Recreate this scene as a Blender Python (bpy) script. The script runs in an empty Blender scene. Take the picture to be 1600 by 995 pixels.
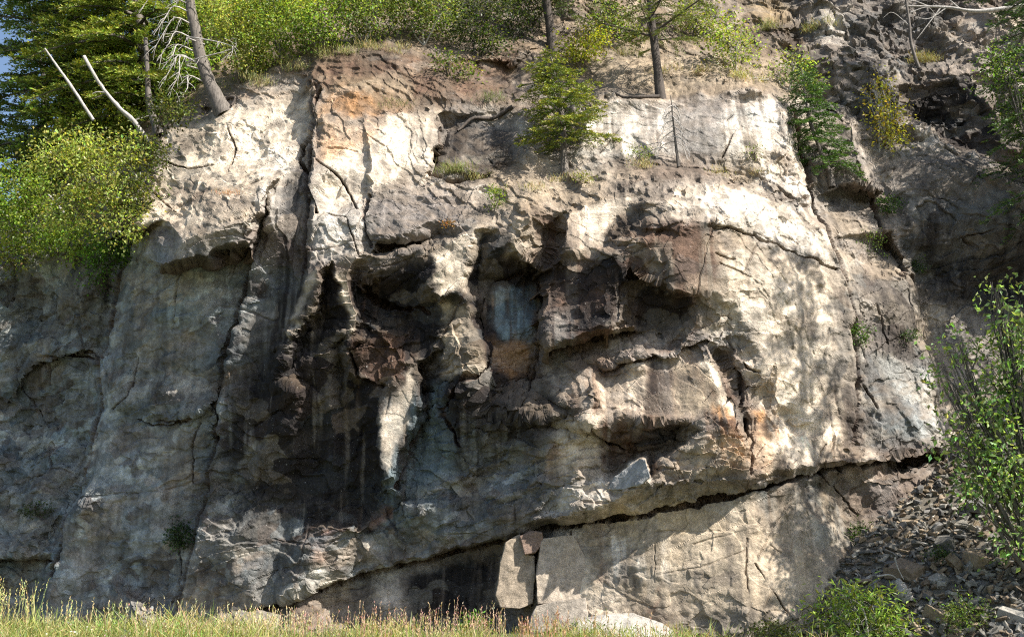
import bpy, math, random
import numpy as np
from mathutils import Vector, geometry

random.seed(7)
R = math.radians
C = bpy.context.scene.collection

# ------------------------------------------------------------------ camera, light
FPX, CX, CY, PITCH = 1715.0, 800.0, 497.5, R(13.7)
CAM = np.array([0.0, 0.0, 1.6])
SUN = np.array([0.61, -0.36, 0.705]); SUN = SUN/np.linalg.norm(SUN)

sc = bpy.context.scene
cam = bpy.data.cameras.new('camera'); camo = bpy.data.objects.new('camera', cam); C.objects.link(camo)
cam.sensor_width = 36.0; cam.lens = 36*FPX/1600; cam.clip_end = 2000
camo.location = CAM; camo.rotation_euler = (R(90)+PITCH, 0, 0)
sc.camera = camo
w = bpy.data.worlds.new('World'); sc.world = w; w.use_nodes = True
nt = w.node_tree; bg = nt.nodes['Background']
sky = nt.nodes.new('ShaderNodeTexSky'); sky.sky_type = 'NISHITA'; sky.sun_disc = False
sky.sun_elevation = math.asin(SUN[2]); sky.sun_rotation = math.atan2(SUN[0], SUN[1])
sky.air_density = 1.0; sky.dust_density = 1.5
nt.links.new(sky.outputs[0], bg.inputs[0]); bg.inputs[1].default_value = 0.092
sl = bpy.data.lights.new('sun', 'SUN'); sl.energy = 5.0; sl.angle = R(0.5); sl.color = (1.0, 0.94, 0.86)
so = bpy.data.objects.new('sun', sl); C.objects.link(so)
so.rotation_euler = Vector(SUN).to_track_quat('Z', 'Y').to_euler()
sc.view_settings.view_transform = 'Standard'; sc.view_settings.look = 'None'
sc.view_settings.exposure = 1.04; sc.view_settings.gamma = 1
sc.cycles.use_denoising = False; sc.cycles.pixel_filter_type = 'BLACKMAN_HARRIS'; sc.cycles.filter_width = 1.15
sc.cycles.max_bounces = 5; sc.cycles.transparent_max_bounces = 4
sc.cycles.diffuse_bounces = 3; sc.cycles.glossy_bounces = 2; sc.cycles.transmission_bounces = 2

def at(px, py, o):
    """world point seen at photo pixel (px, py) standing o metres in front of the y = 25 m plane"""
    cx = (np.asarray(px, float)-CX)/FPX; cy = (CY-np.asarray(py, float))/FPX
    dy = math.cos(PITCH)-cy*math.sin(PITCH); dz = math.sin(PITCH)+cy*math.cos(PITCH)
    Y = 25.0-np.asarray(o, float); t = Y/dy
    return np.stack([cx*t, Y, CAM[2]+dz*t], -1)

# ------------------------------------------------------------------ numpy noise
def _h(ix, iy, iz, s):
    h = (ix.astype(np.int64)*374761393 + iy.astype(np.int64)*668265263 + iz.astype(np.int64)*2147483647 + s*1274126177) & 0xffffffff
    h = ((h ^ (h >> 13))*1274126177) & 0xffffffff
    h = ((h ^ (h >> 16))*2246822519) & 0xffffffff
    return ((h ^ (h >> 15)) & 0xffffff).astype(np.float32)/np.float32(0xffffff)
def vnoise(x, y, z=None, s=0):
    ix = np.floor(x); iy = np.floor(y); fx = (x-ix).astype(np.float32); fy = (y-iy).astype(np.float32)
    ux = fx*fx*fx*(fx*(fx*6-15)+10); uy = fy*fy*fy*(fy*(fy*6-15)+10)
    if z is None:
        z0 = np.zeros_like(ix)
        a = _h(ix, iy, z0, s); b = _h(ix+1, iy, z0, s); c = _h(ix, iy+1, z0, s); d = _h(ix+1, iy+1, z0, s)
        return (a+(b-a)*ux + ((c+(d-c)*ux)-(a+(b-a)*ux))*uy)*2-1
    iz = np.floor(z); fz = (z-iz).astype(np.float32); uz = fz*fz*(3-2*fz)
    r = []
    for k in (0, 1):
        a = _h(ix, iy, iz+k, s); b = _h(ix+1, iy, iz+k, s); c = _h(ix, iy+1, iz+k, s); d = _h(ix+1, iy+1, iz+k, s)
        l = a+(b-a)*ux; h = c+(d-c)*ux; r.append(l+(h-l)*uy)
    return (r[0]+(r[1]-r[0])*uz)*2-1
def fbm(x, y, z=None, s=0, o=4, g=0.5, lac=2.03):
    a = 1.0; t = 0; n = 0
    for k in range(o):
        t = t + a*vnoise(x*lac**k+k*17.3, y*lac**k-k*9.1, None if z is None else z*lac**k+k*5.7, s+k); n += a; a *= g
    return t/n
def worley(x, y, s=0):
    """F2-F1, cell randoms (3) and offset from the nearest feature point"""
    ix = np.floor(x); iy = np.floor(y); z0 = np.zeros_like(ix)
    d1 = np.full(x.shape, 9.0, np.float32); d2 = d1.copy()
    r1 = np.zeros_like(d1); r2 = np.zeros_like(d1); r3 = np.zeros_like(d1); ox = np.zeros_like(d1); oy = np.zeros_like(d1)
    for dx in (-1, 0, 1):
        for dy in (-1, 0, 1):
            cx = ix+dx; cy = iy+dy
            vx = (cx+0.1+0.8*_h(cx, cy, z0, s)-x).astype(np.float32); vy = (cy+0.1+0.8*_h(cx, cy, z0+1, s)-y).astype(np.float32)
            d = np.sqrt(vx*vx+vy*vy); m = d < d1
            d2 = np.where(m, d1, np.minimum(d2, d)); d1 = np.where(m, d, d1)
            r1 = np.where(m, _h(cx, cy, z0+2, s), r1); r2 = np.where(m, _h(cx, cy, z0+3, s), r2); r3 = np.where(m, _h(cx, cy, z0+4, s), r3)
            ox = np.where(m, -vx, ox); oy = np.where(m, -vy, oy)
    return d2-d1, r1*2-1, r2*2-1, r3*2-1, ox, oy
def tri(x, y, s):
    """random heights joined by flat triangles: planar facets with straight edges in three joint directions"""
    k = (x+y)*.366; u = x+k; v = y+k; ix = np.floor(u); iy = np.floor(v); fx = (u-ix).astype(np.float32); fy = (v-iy).astype(np.float32); z = np.zeros_like(ix)
    a = _h(ix, iy, z, s); c = _h(ix+1, iy+1, z, s); m = fx > fy
    b = np.where(m, _h(ix+1, iy, z, s), _h(ix, iy+1, z, s))
    return (np.where(m, (1-fx)*a+(fx-fy)*b+fy*c, (1-fy)*a+(fy-fx)*b+fx*c))*2-1
def sstep(a, b, x):
    t = np.clip((x-a)/(b-a), 0, 1); return t*t*(3-2*t)

# ------------------------------------------------------------------ mesh helpers
def mesh_obj(name, verts, faces, mat, parent=None, smooth=True, cols=None, colname='tone'):
    """verts (n,3); faces: (m,k) array or list of arrays with equal k"""
    me = bpy.data.meshes.new(name)
    verts = np.asarray(verts, np.float32)
    fl = faces if isinstance(faces, list) else [faces]
    fl = [np.asarray(f, np.int32) for f in fl if len(f)]
    me.vertices.add(len(verts)); me.vertices.foreach_set('co', verts.ravel())
    tot = sum(f.size for f in fl); nf = sum(len(f) for f in fl)
    me.loops.add(tot); me.loops.foreach_set('vertex_index', np.concatenate([f.ravel() for f in fl]))
    me.polygons.add(nf)
    sizes = np.concatenate([np.full(len(f), f.shape[1], np.int32) for f in fl])
    st = np.concatenate([[0], np.cumsum(sizes)[:-1]]).astype(np.int32)
    me.polygons.foreach_set('loop_start', st); me.polygons.foreach_set('loop_total', sizes)
    if cols is not None:
        ca = me.color_attributes.new(colname, 'FLOAT_COLOR', 'POINT')
        cc = np.ones((len(verts), 4), np.float32); cc[:, :cols.shape[1]] = cols
        ca.data.foreach_set('color', cc.ravel())
    me.update(calc_edges=True)
    me.polygons.foreach_set('use_smooth', np.full(nf, smooth, bool))
    if mat: me.materials.append(mat)
    o = bpy.data.objects.new(name, me); C.objects.link(o)
    if parent is not None:
        o.parent = parent
    return o
def tag(o, label=None, cat=None, group=None, kind=None):
    if label: o['label'] = label
    if cat: o['category'] = cat
    if group: o['group'] = group
    if kind: o['kind'] = kind
    return o
def empty(name, loc, label=None, cat=None, group=None):
    o = bpy.data.objects.new(name, None); C.objects.link(o); o.location = [float(v) for v in loc]
    return tag(o, label, cat, group)

# ------------------------------------------------------------------ materials
def new_mat(name):
    m = bpy.data.materials.new(name); m.use_nodes = True
    n = m.node_tree.nodes; b = n['Principled BSDF']; return m, m.node_tree, n, b
def rock_mat(name, scale=1.0, bump=0.5, spec=0.25):
    m, t, n, b = new_mat(name); L = t.links.new
    tc = n.new('ShaderNodeTexCoord')
    at_ = n.new('ShaderNodeAttribute'); at_.attribute_name = 'tone'
    n1 = n.new('ShaderNodeTexNoise'); n1.inputs['Scale'].default_value = 6*scale; n1.inputs['Detail'].default_value = 9; n1.inputs['Roughness'].default_value = 0.72
    n2 = n.new('ShaderNodeTexNoise'); n2.inputs['Scale'].default_value = 45*scale; n2.inputs['Detail'].default_value = 5; n2.inputs['Roughness'].default_value = 0.7
    n3 = n.new('ShaderNodeTexNoise'); n3.inputs['Scale'].default_value = 30*scale; n3.inputs['Detail'].default_value = 2
    for q in (n1, n2, n3): L(tc.outputs['Object'], q.inputs['Vector'])
    mr = n.new('ShaderNodeMapRange'); mr.inputs[1].default_value = 0.3; mr.inputs[2].default_value = 0.7; mr.inputs[3].default_value = 0.55; mr.inputs[4].default_value = 1.4
    L(n1.outputs['Fac'], mr.inputs[0])
    mr2 = n.new('ShaderNodeMapRange'); mr2.inputs[1].default_value = 0.3; mr2.inputs[2].default_value = 0.7; mr2.inputs[3].default_value = 0.78; mr2.inputs[4].default_value = 1.22
    L(n2.outputs['Fac'], mr2.inputs[0])
    mu = n.new('ShaderNodeMath'); mu.operation = 'MULTIPLY'; L(mr.outputs[0], mu.inputs[0]); L(mr2.outputs[0], mu.inputs[1])
    # pale lichen flecks
    mr3 = n.new('ShaderNodeMapRange'); mr3.inputs[1].default_value = 0.70; mr3.inputs[2].default_value = 0.76; mr3.inputs[3].default_value = 0; mr3.inputs[4].default_value = 0.8
    L(n3.outputs['Fac'], mr3.inputs[0])
    vm = n.new('ShaderNodeVectorMath'); vm.operation = 'SCALE'; L(at_.outputs['Color'], vm.inputs[0]); L(mu.outputs[0], vm.inputs['Scale'])
    mx = n.new('ShaderNodeMix'); mx.data_type = 'RGBA'; L(mr3.outputs[0], mx.inputs[0]); L(vm.outputs[0], mx.inputs[6]); mx.inputs[7].default_value = (0.5, 0.5, 0.47, 1)
    L(mx.outputs[2], b.inputs['Base Color'])
    b.inputs['Roughness'].default_value = 0.72; b.inputs['Specular IOR Level'].default_value = spec
    # bump: grain + small fractures
    vo = n.new('ShaderNodeTexVoronoi'); vo.feature = 'DISTANCE_TO_EDGE'; vo.inputs['Scale'].default_value = 6*scale
    wp = n.new('ShaderNodeVectorMath'); wp.operation = 'ADD'
    sc_ = n.new('ShaderNodeVectorMath'); sc_.operation = 'SCALE'; sc_.inputs['Scale'].default_value = 0.35
    L(n1.outputs['Color'], sc_.inputs[0]); L(tc.outputs['Object'], wp.inputs[0]); L(sc_.outputs[0], wp.inputs[1]); L(wp.outputs[0], vo.inputs['Vector'])
    mv = n.new('ShaderNodeMapRange'); mv.inputs[1].default_value = 0; mv.inputs[2].default_value = 0.05; mv.inputs[3].default_value = -0.07; mv.inputs[4].default_value = 0
    L(vo.outputs['Distance'], mv.inputs[0])
    s1 = n.new('ShaderNodeMath'); s1.operation = 'MULTIPLY_ADD'; s1.inputs[1].default_value = 0.35; L(n2.outputs['Fac'], s1.inputs[0]); L(n1.outputs['Fac'], s1.inputs[2])
    s2 = n.new('ShaderNodeMath'); s2.operation = 'ADD'; L(s1.outputs[0], s2.inputs[0]); L(mv.outputs[0], s2.inputs[1])
    # micro facets: a random plane in every cell, at two sizes
    last = s2.outputs[0]
    for vs_, amp in ((7.0, 5.5), (19.0, 13.0)):
        mpn = n.new('ShaderNodeMapping'); mpn.inputs['Rotation'].default_value = (.2, .35, .1); mpn.inputs['Scale'].default_value = (.7, 1, 1.5)
        v2 = n.new('ShaderNodeTexVoronoi'); v2.inputs['Scale'].default_value = vs_*scale
        L(wp.outputs[0], mpn.inputs[0]); L(mpn.outputs[0], v2.inputs['Vector'])
        sb = n.new('ShaderNodeVectorMath'); sb.operation = 'SUBTRACT'; L(mpn.outputs[0], sb.inputs[0]); L(v2.outputs['Position'], sb.inputs[1])
        cs = n.new('ShaderNodeVectorMath'); cs.operation = 'SUBTRACT'; L(v2.outputs['Color'], cs.inputs[0]); cs.inputs[1].default_value = (.5, .5, .5)
        dt = n.new('ShaderNodeVectorMath'); dt.operation = 'DOT_PRODUCT'; L(sb.outputs[0], dt.inputs[0]); L(cs.outputs[0], dt.inputs[1])
        ma = n.new('ShaderNodeMath'); ma.operation = 'MULTIPLY_ADD'; ma.inputs[1].default_value = amp*scale; L(dt.outputs['Value'], ma.inputs[0]); L(last, ma.inputs[2]); last = ma.outputs[0]
    bp = n.new('ShaderNodeBump'); bp.inputs['Strength'].default_value = bump; bp.inputs['Distance'].default_value = 0.10/scale
    L(last, bp.inputs['Height']); L(bp.outputs[0], b.inputs['Normal'])
    return m
ROCK = rock_mat('layered_rock')
ROCKS = rock_mat('loose_stone', 2.0, 0.4)

#==CLIFF==
# ------------------------------------------------------------------ the cliff: survey lines (photo px, px, metres in front of y = 25)
LINES = [
 # behind the crest, hillside
 [(-420,300,-9),(0,300,-8),(200,160,-7),(330,60,-6.5),(500,0,-5.5),(700,-20,-5)],
 [(-420,-260,-40),(200,-260,-30),(600,-260,-14),(900,-260,-12),(1400,-260,-12),(2020,-260,-12)],
 # crest
 [(-420,560,-8.5),(-200,500,-6.2),(0,432,-4.3),(60,402,-3.7),(150,378,-2.8),(196,368,-2.4)],
 [(208,352,-.5),(222,300,-1.0),(236,238,-1.4),(262,205,-1.6),(300,186,-1.6),(352,152,-1.5),(420,122,-1.3),(495,92,-1.1),(600,80,-1.2),(700,84,-1.3),(800,100,-1.5)],
 # slab A lower lip and block underside
 [(208,356,-.4),(232,350,-.1),(262,345,.4),(288,374,1.3),(340,362,1.5),(384,350,1.5),(404,322,1.2),(430,280,.7)],
 [(206,372,-.8),(246,352,-.3)],
 [(248,420,-.5),(300,408,-.2),(386,394,.1),(408,345,.2),(440,275,.3)],
 [(252,408,1.0),(300,398,1.25),(382,382,1.3)],
 [(330,200,-.9),(312,270,-.3),(296,330,.3)],[(410,175,-.8),(372,262,-.1),(300,330,.5)],
 # left wall corner columns
 [(196,380,-2.5),(178,440,-2.8),(158,520,-3.0),(146,560,-3.1),(150,620,-3.15),(128,720,-3.4),(96,800,-3.5),(70,900,-3.6),(50,1000,-3.6)],
 [(206,384,-1.6),(188,440,-1.8),(168,520,-2.0),(157,560,-2.1),(162,620,-2.15),(140,720,-2.4),(108,800,-2.6),(84,900,-2.7),(62,1000,-2.7)],
 [(-420,960,-8.5),(-200,960,-6.4),(0,960,-4.6),(40,960,-4.0)],
 [(-420,1120,-4),(0,1120,-2),(400,1120,.6),(800,1120,2.6),(1300,1120,3),(2020,1120,3)],
 [(62,560,-3.6),(128,548,-2.9)],[(62,566,-4.1),(126,554,-3.4)],[(60,660,-4.0),(0,640,-4.6)],[(30,480,-4.0),(100,470,-3.3)],
 [(0,832,-4.4),(90,798,-3.4)],[(0,868,-3.9),(50,872,-3.3),(84,862,-3.0)],[(0,876,-4.6),(50,884,-4.2),(76,880,-3.8)],
 # column 2 right groove
 [(388,394,.25),(376,460,-.15),(356,540,-.45),(345,600,-.6),(330,700,-.8),(305,800,-1.0),(285,860,-1.1),(262,960,-1.3)],
 [(394,392,.35),(384,460,.2),(364,540,.05),(352,600,-.1),(337,700,-.25),(314,800,-.5),(294,860,-.65),(272,960,-.9)],
 [(215,470,-1.35),(222,560,-1.5),(226,640,-1.35),(300,655,-.6),(335,632,-.25)],[(210,668,-1.9),(300,664,-1.0),(330,645,-.6)],
 [(250,520,-1.1),(330,500,-.3)],[(180,760,-2.1),(240,740,-1.45)],[(180,900,-2.1),(250,880,-1.2)],[(330,900,-.45),(400,870,-.2)],[(300,960,-.75),(380,950,-.35)],
 # column 3 right edge / B edge
 [(479,110,-1.0),(478,150,-.7),(476,250,.1),(470,330,.45),(455,430,.65),(432,520,.45),(410,600,.25),(396,700,.1),(400,800,-.1),(420,870,-.15)],
 [(490,110,-.4),(489,150,-.1),(488,250,.6),(486,330,.95),(478,420,1.25)],
 [(420,300,.3),(400,420,.3),(390,520,.25)],
 # soil cap above B
 [(500,178,.15),(560,166,.25),(640,166,.15),(692,176,-.2),(760,180,-.5)],
 [(505,160,-.1),(560,150,.05),(640,152,-.2),(700,160,-.45),(790,165,-.7)],
 # B face lower lip
 [(480,436,1.3),(520,408,1.45),(556,404,1.5),(580,398,1.5)],
 [(575,300,.7),(572,340,1.0),(576,398,1.25)],[(583,300,.95),(583,345,1.2),(600,372,1.5),(640,358,1.5),(690,335,1.4),(730,310,1.2)],
 [(590,392,1.0),(640,386,1.0),(690,368,1.0)],
 [(585,402,1.5),(650,395,1.45),(710,368,1.4)],
 # dark concave pocket left of the fir
 [(688,200,.1),(670,250,.5),(665,268,.6)],[(700,200,-.5),(682,250,-.2),(680,266,.1)],[(760,205,-.3),(790,235,0.1),(780,270,.4)],
 [(650,290,.85),(700,272,.75),(760,272,.7)],
 # shelf D and slab wall behind
 [(930,165,-.35),(1000,158,-.35),(1100,152,-.35),(1200,150,-.4)],
 [(900,250,.35),(1000,240,.25),(1100,238,.3),(1190,240,.35),(1228,235,.2)],
 [(890,270,.9),(1000,262,.8),(1100,262,.75),(1200,275,.7),(1258,295,.5)],
 [(780,290,.9),(860,282,.95),(900,290,1.15)],
 [(1222,160,-.6),(1230,235,-.1),(1262,295,.3)],[(1238,158,-1.4),(1246,235,-1.2),(1274,295,-.7)],
 # rim of the main bulge
 [(560,445,1.3),(620,425,1.35),(680,395,1.6),(745,354,1.75),(776,350,1.75),(830,345,1.9),(880,326,1.95),(940,300,2.0),(1010,296,2.0),(1060,290,1.9),(1100,284,1.7),(1180,300,1.5),(1262,330,1.0)],
 # fins under the rim: slab S3
 [(676,402,1.65),(672,445,1.75),(690,468,1.8)],[(745,358,1.8),(730,420,1.75),(718,462,1.7)],
 [(754,380,1.35),(742,440,1.0),(760,450,.9)],[(776,356,1.85),(772,390,1.85),(800,385,1.9),(828,350,2.05)],
 # fin S4 and pocket
 [(832,355,1.9),(826,400,2.0),(836,412,2.05)],[(880,332,2.0),(868,372,1.8),(850,405,1.7)],[(886,332,2.2),(878,375,2.5),(862,402,2.5)],
 [(770,440,1.0),(830,418,1.2),(836,430,.9)],
 # S5 and wedge W1
 [(870,405,2.5),(905,400,2.6),(940,388,2.5)],[(945,380,2.3),(955,345,2.15),(985,318,2.1)],
 [(950,376,2.55),(965,358,2.5),(1010,334,2.6)],[(1012,312,2.6),(1040,308,2.6),(1060,330,2.85)],
 # bulge upper edge of brown face
 [(945,390,2.8),(1010,350,3.1),(1060,345,3.2),(1120,348,3.15),(1180,365,2.6),(1260,400,1.8),(1312,425,1.3)],
 # overhang nose
 [(985,415,3.0),(1010,432,3.15),(1050,445,3.3),(1082,462,3.25),(1140,455,3.12)],
 [(988,425,2.6),(1012,452,2.5),(1052,470,2.6),(1080,480,3.0)],
 [(990,425,2.55),(985,505,2.4),(1000,520,2.5)],[(978,425,3.0),(972,500,3.0)],
 [(1000,500,2.3),(1045,490,2.5),(1080,490,3.0),(1130,490,3.1)],
 # dark brown block (850-990, 400-540) and lip
 [(852,415,2.2),(848,480,2.35),(850,534,2.5)],[(905,410,2.75),(900,470,2.85),(905,518,2.9)],[(960,400,3.0),(950,450,3.1),(955,508,3.15)],
 [(850,540,2.5),(905,526,2.9),(955,516,3.1),(990,508,3.0)],
 [(850,552,1.7),(905,545,2.0),(955,533,2.3),(1000,524,2.4),(1050,507,2.5)],
 # bedding step (945-1130, 545)
 [(940,575,2.55),(1000,555,2.8),(1060,548,2.95),(1110,530,3.05)],[(940,584,2.35),(1000,564,2.6),(1062,556,2.75),(1112,540,2.95)],
 # main lower bulge
 [(840,690,2.2),(838,760,2.25)],[(850,660,2.35),(900,640,2.6),(1000,620,2.8),(1080,600,3.0),(1120,560,3.08)],
 [(1120,562,3.1),(1150,625,3.2),(1160,690,3.3),(1172,743,3.3)],
 [(1128,556,2.6),(1148,580,2.75),(1162,640,2.8)],[(1140,548,2.9),(1185,570,2.85),(1200,600,2.8)],[(1165,660,2.6),(1190,620,2.6),(1200,608,2.5)],
 [(915,665,2.75),(945,685,2.7),(1000,655,2.95),(1065,655,3.1),(1110,672,3.2)],
 [(925,680,2.3),(960,700,2.2),(990,706,2.0),(1010,700,1.9),(1058,668,2.4),(1062,685,2.3),(1020,722,2.2)],
 [(945,755,2.5),(1000,715,2.9),(1015,750,3.0)],[(1070,695,3.1),(1020,745,3.0)],
 # lip of the long ledge
 [(400,948,-.2),(500,915,.3),(600,885,.4),(700,862,.85),(780,838,1.35),(850,812,2.3),(950,788,2.9),(1010,755,3.15),(1080,748,3.35),(1165,747,3.35),(1220,735,2.9),(1310,722,2.2),(1400,708,1.5),(1470,700,1.0)],
 [(402,956,-.55),(500,924,-.1),(600,894,.0),(700,872,.3),(780,848,.7),(850,830,1.4),(955,813,2.05),(1015,802,2.45),(1080,789,2.75),(1165,769,2.85),(1220,753,2.5),(1310,736,1.95),(1400,722,1.1),(1475,712,.5)],
 # cavity: ribs and floors
 [(470,470,.9),(455,520,.9),(430,600,.6)],[(500,425,1.5),(497,470,1.3),(462,522,1.0)],[(512,430,.8),(505,480,.5),(475,540,.3),(480,600,.2)],
 [(522,430,1.45),(536,470,1.35),(546,518,1.25)],[(546,428,1.5),(552,480,1.4),(552,518,1.3)],[(556,432,1.2),(562,500,.95),(556,524,.95)],
 [(570,450,.85),(600,480,.85),(640,500,.95)],
 [(545,540,1.2),(590,520,1.3),(625,518,1.3),(634,560,1.3)],[(545,580,1.1),(600,597,1.05),(632,568,1.15)],
 [(508,545,.85),(516,620,.72),(520,720,.45)],[(526,545,.55),(536,640,.38),(540,730,.25)],[(468,610,.62),(462,660,.5),(455,720,.3)],[(486,615,.35),(482,660,.27),(476,730,.15)],[(560,600,.6),(560,680,.5),(565,800,.3)],
 [(588,622,1.05),(625,576,1.15),(652,560,1.2)],[(588,628,1.05),(586,700,1.1),(596,752,1.15),(612,750,1.15)],[(655,566,1.15),(650,640,1.1),(618,748,1.12)],
 [(664,566,.6),(668,640,.45),(650,720,.5),(640,760,.6)],[(590,764,.7),(620,772,.75)],
 [(688,478,1.25),(692,540,1.25),(696,590,1.2)],[(735,480,1.4),(740,540,1.4),(732,606,1.3)],
 [(752,480,1.0),(760,560,.95),(768,610,.95)],[(765,462,1.1),(800,455,1.2),(828,460,1.1)],[(772,600,1.0),(800,610,1.05),(830,590,1.0)],
 [(838,450,1.3),(838,520,1.4),(835,600,1.45)],[(700,640,.95),(760,650,1.1),(840,620,1.6)],
 [(700,720,.9),(760,700,1.1),(850,670,2.0)],[(690,800,.95),(760,780,1.35),(845,740,2.15)],
 [(560,800,.2),(600,800,.45),(620,800,.55)],[(500,860,.3),(480,820,.15)],[(540,870,.45),(550,820,.8)],
 [(440,640,.3),(450,740,.15),(440,820,-.05)],
 # bulge body to its right edge
 [(1200,450,2.7),(1210,560,2.7),(1215,660,2.5)],[(1318,430,1.3),(1326,520,1.4),(1330,600,1.5),(1338,690,1.7)],
 [(1330,430,.6),(1340,520,.7),(1346,600,.8),(1352,690,1.2)],
 [(1262,330,1.0),(1290,370,1.2),(1316,425,1.3)],[(1276,325,.1),(1304,368,.3),(1330,425,.5)],
 # right buttress G
 [(1420,430,.2),(1435,520,.3),(1450,600,.4),(1460,680,.6)],[(1436,430,-.8),(1452,520,-.7),(1468,600,-.5),(1490,690,0)],
 [(1290,300,-.6),(1350,285,-.2),(1362,292,-.2)],[(1300,310,-.8),(1340,300,-1.0),(1365,305,-1.0)],
 [(1300,150,-1.6),(1330,200,-1.0),(1355,270,-.4)],[(1345,190,-1.9),(1370,250,-1.4),(1385,300,-1.1)],
 [(1385,310,-.9),(1400,360,-.5),(1430,420,-.1)],[(1400,380,-1.2),(1440,425,-1.0)],
 # right far slabs H
 [(1390,190,-2.1),(1450,200,-1.9),(1530,235,-1.5),(1600,290,-1.1),(1800,350,-.5),(2020,400,0)],
 [(1400,290,-.9),(1460,300,-.7),(1560,310,-.5),(1700,380,-.2)],[(1420,330,-.8),(1500,320,-.6),(1590,335,-.4)],
 [(1450,400,-1.0),(1520,380,-.9),(1600,400,-.7)],[(1480,480,-1.1),(1600,460,-1.2),(1800,500,-.7),(2020,500,0)],
 [(1490,600,-.6),(1600,600,-.8),(1800,620,0),(2020,650,1)],
 # block H top back face (dark fissile rock)
 [(1415,150,-2.9),(1470,110,-2.9),(1520,105,-2.8),(1570,200,-2.3),(1590,260,-1.9)],[(1425,180,-2.6),(1480,195,-2.5),(1560,235,-2.1)],
 [(1420,90,-4.2),(1480,85,-4.0),(1540,80,-3.6),(1700,150,-2)],
 # hillside above
 [(800,105,-1.8),(900,140,-1.2),(1000,145,-1.0),(1100,140,-1.0),(1200,135,-1.3),(1290,140,-2.0)],
 [(700,30,-3.6),(850,60,-3.3),(1000,60,-3.2),(1100,60,-3.4),(1200,60,-3.4),(1320,60,-3.8)],
 [(1150,0,-5),(1250,20,-4.2),(1350,0,-5),(1500,0,-5.5),(1700,-20,-5),(2020,0,-4)],
 [(1160,10,-4.4),(1210,45,-3.4),(1245,30,-3.7)],[(1320,30,-4.2),(1380,90,-3.3),(1400,150,-2.7)],
 # lower wall F
 [(560,940,.1),(640,905,.15),(720,885,.35),(770,875,.5)],[(560,1010,.15),(700,1000,.4),(780,990,.6)],
 [(840,900,1.5),(920,890,2.1),(1000,880,2.55),(1160,860,3.0),(1300,830,2.3)],[(800,1010,1.4),(920,1000,2.3),(1000,1000,2.75),(1160,990,3.2),(1300,960,2.9)],
 [(1325,760,1.5),(1335,830,1.6),(1360,880,1.6)],[(1300,770,1.5),(1330,800,1.3),(1345,790,1.2)],
 [(1345,745,1.4),(1400,740,1.5),(1415,770,1.5),(1400,805,1.4),(1375,800,1.3)],
 [(2020,1000,4),(1800,900,2),(1600,860,1)],
 [(250,1000,.3),(420,1000,.8)],
]
def survey_grid(gx, gy):
    pts = []; od = []; ed = []
    for ln in LINES:
        b = len(pts)
        for p in ln: pts.append(Vector((p[0], p[1]))); od.append(p[2])
        ed += [(b+i, b+i+1) for i in range(len(ln)-1)]
    b = len(pts)
    for x, y, o in ((-420,1120,-4),(2020,1120,3)):
        pts.append(Vector((x, y))); od.append(o)
    vs, es, fs, ov, oe, of = geometry.delaunay_2d_cdt(pts, ed, [], 0, 0.01)
    zo = []
    P0 = np.array([(p.x, p.y) for p in pts]); O0 = np.array(od)
    for v, src in zip(vs, ov):
        if src: zo.append(float(np.mean([od[s] for s in src])))
        else:
            d = np.hypot(P0[:, 0]-v.x, P0[:, 1]-v.y); k = np.argsort(d)[:3]
            zo.append(float((O0[k]/(d[k]+1)).sum()/(1/(d[k]+1)).sum()))
    print('survey: %d points, %d after cdt, %d new' % (len(pts), len(vs), sum(1 for s in ov if not s)))
    inv = 1.0/(25.0-np.array(zo)); V = np.array([(v.x, v.y) for v in vs])
    out = np.full((len(gy), len(gx)), 1/26.0, np.float32)
    for f in fs:
        a, b_, c = V[f[0]], V[f[1]], V[f[2]]
        x0 = np.searchsorted(gx, min(a[0], b_[0], c[0])-.01); x1 = np.searchsorted(gx, max(a[0], b_[0], c[0])+.01)
        y0 = np.searchsorted(gy, min(a[1], b_[1], c[1])-.01); y1 = np.searchsorted(gy, max(a[1], b_[1], c[1])+.01)
        if x1 <= x0 or y1 <= y0: continue
        X, Y = np.meshgrid(gx[x0:x1], gy[y0:y1])
        det = (b_[1]-c[1])*(a[0]-c[0])+(c[0]-b_[0])*(a[1]-c[1])
        if abs(det) < 1e-6: continue
        l0 = ((b_[1]-c[1])*(X-c[0])+(c[0]-b_[0])*(Y-c[1]))/det
        l1 = ((c[1]-a[1])*(X-c[0])+(a[0]-c[0])*(Y-c[1]))/det
        l2 = 1-l0-l1; m = (l0 > -1e-4) & (l1 > -1e-4) & (l2 > -1e-4)
        val = l0*inv[f[0]]+l1*inv[f[1]]+l2*inv[f[2]]
        sub = out[y0:y1, x0:x1]; sub[m] = val[m]
    return out
def bilin(G, gx, gy, X, Y):
    fx = np.interp(X, gx, np.arange(len(gx))); fy = np.interp(Y, gy, np.arange(len(gy)))
    ix = np.clip(fx.astype(int), 0, len(gx)-2); iy = np.clip(fy.astype(int), 0, len(gy)-2)
    tx = (fx-ix).astype(np.float32); ty = (fy-iy).astype(np.float32)
    a = G[iy, ix]; b = G[iy, ix+1]; c = G[iy+1, ix]; d = G[iy+1, ix+1]
    return (a*(1-tx)+b*tx)*(1-ty)+(c*(1-tx)+d*tx)*ty

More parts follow.
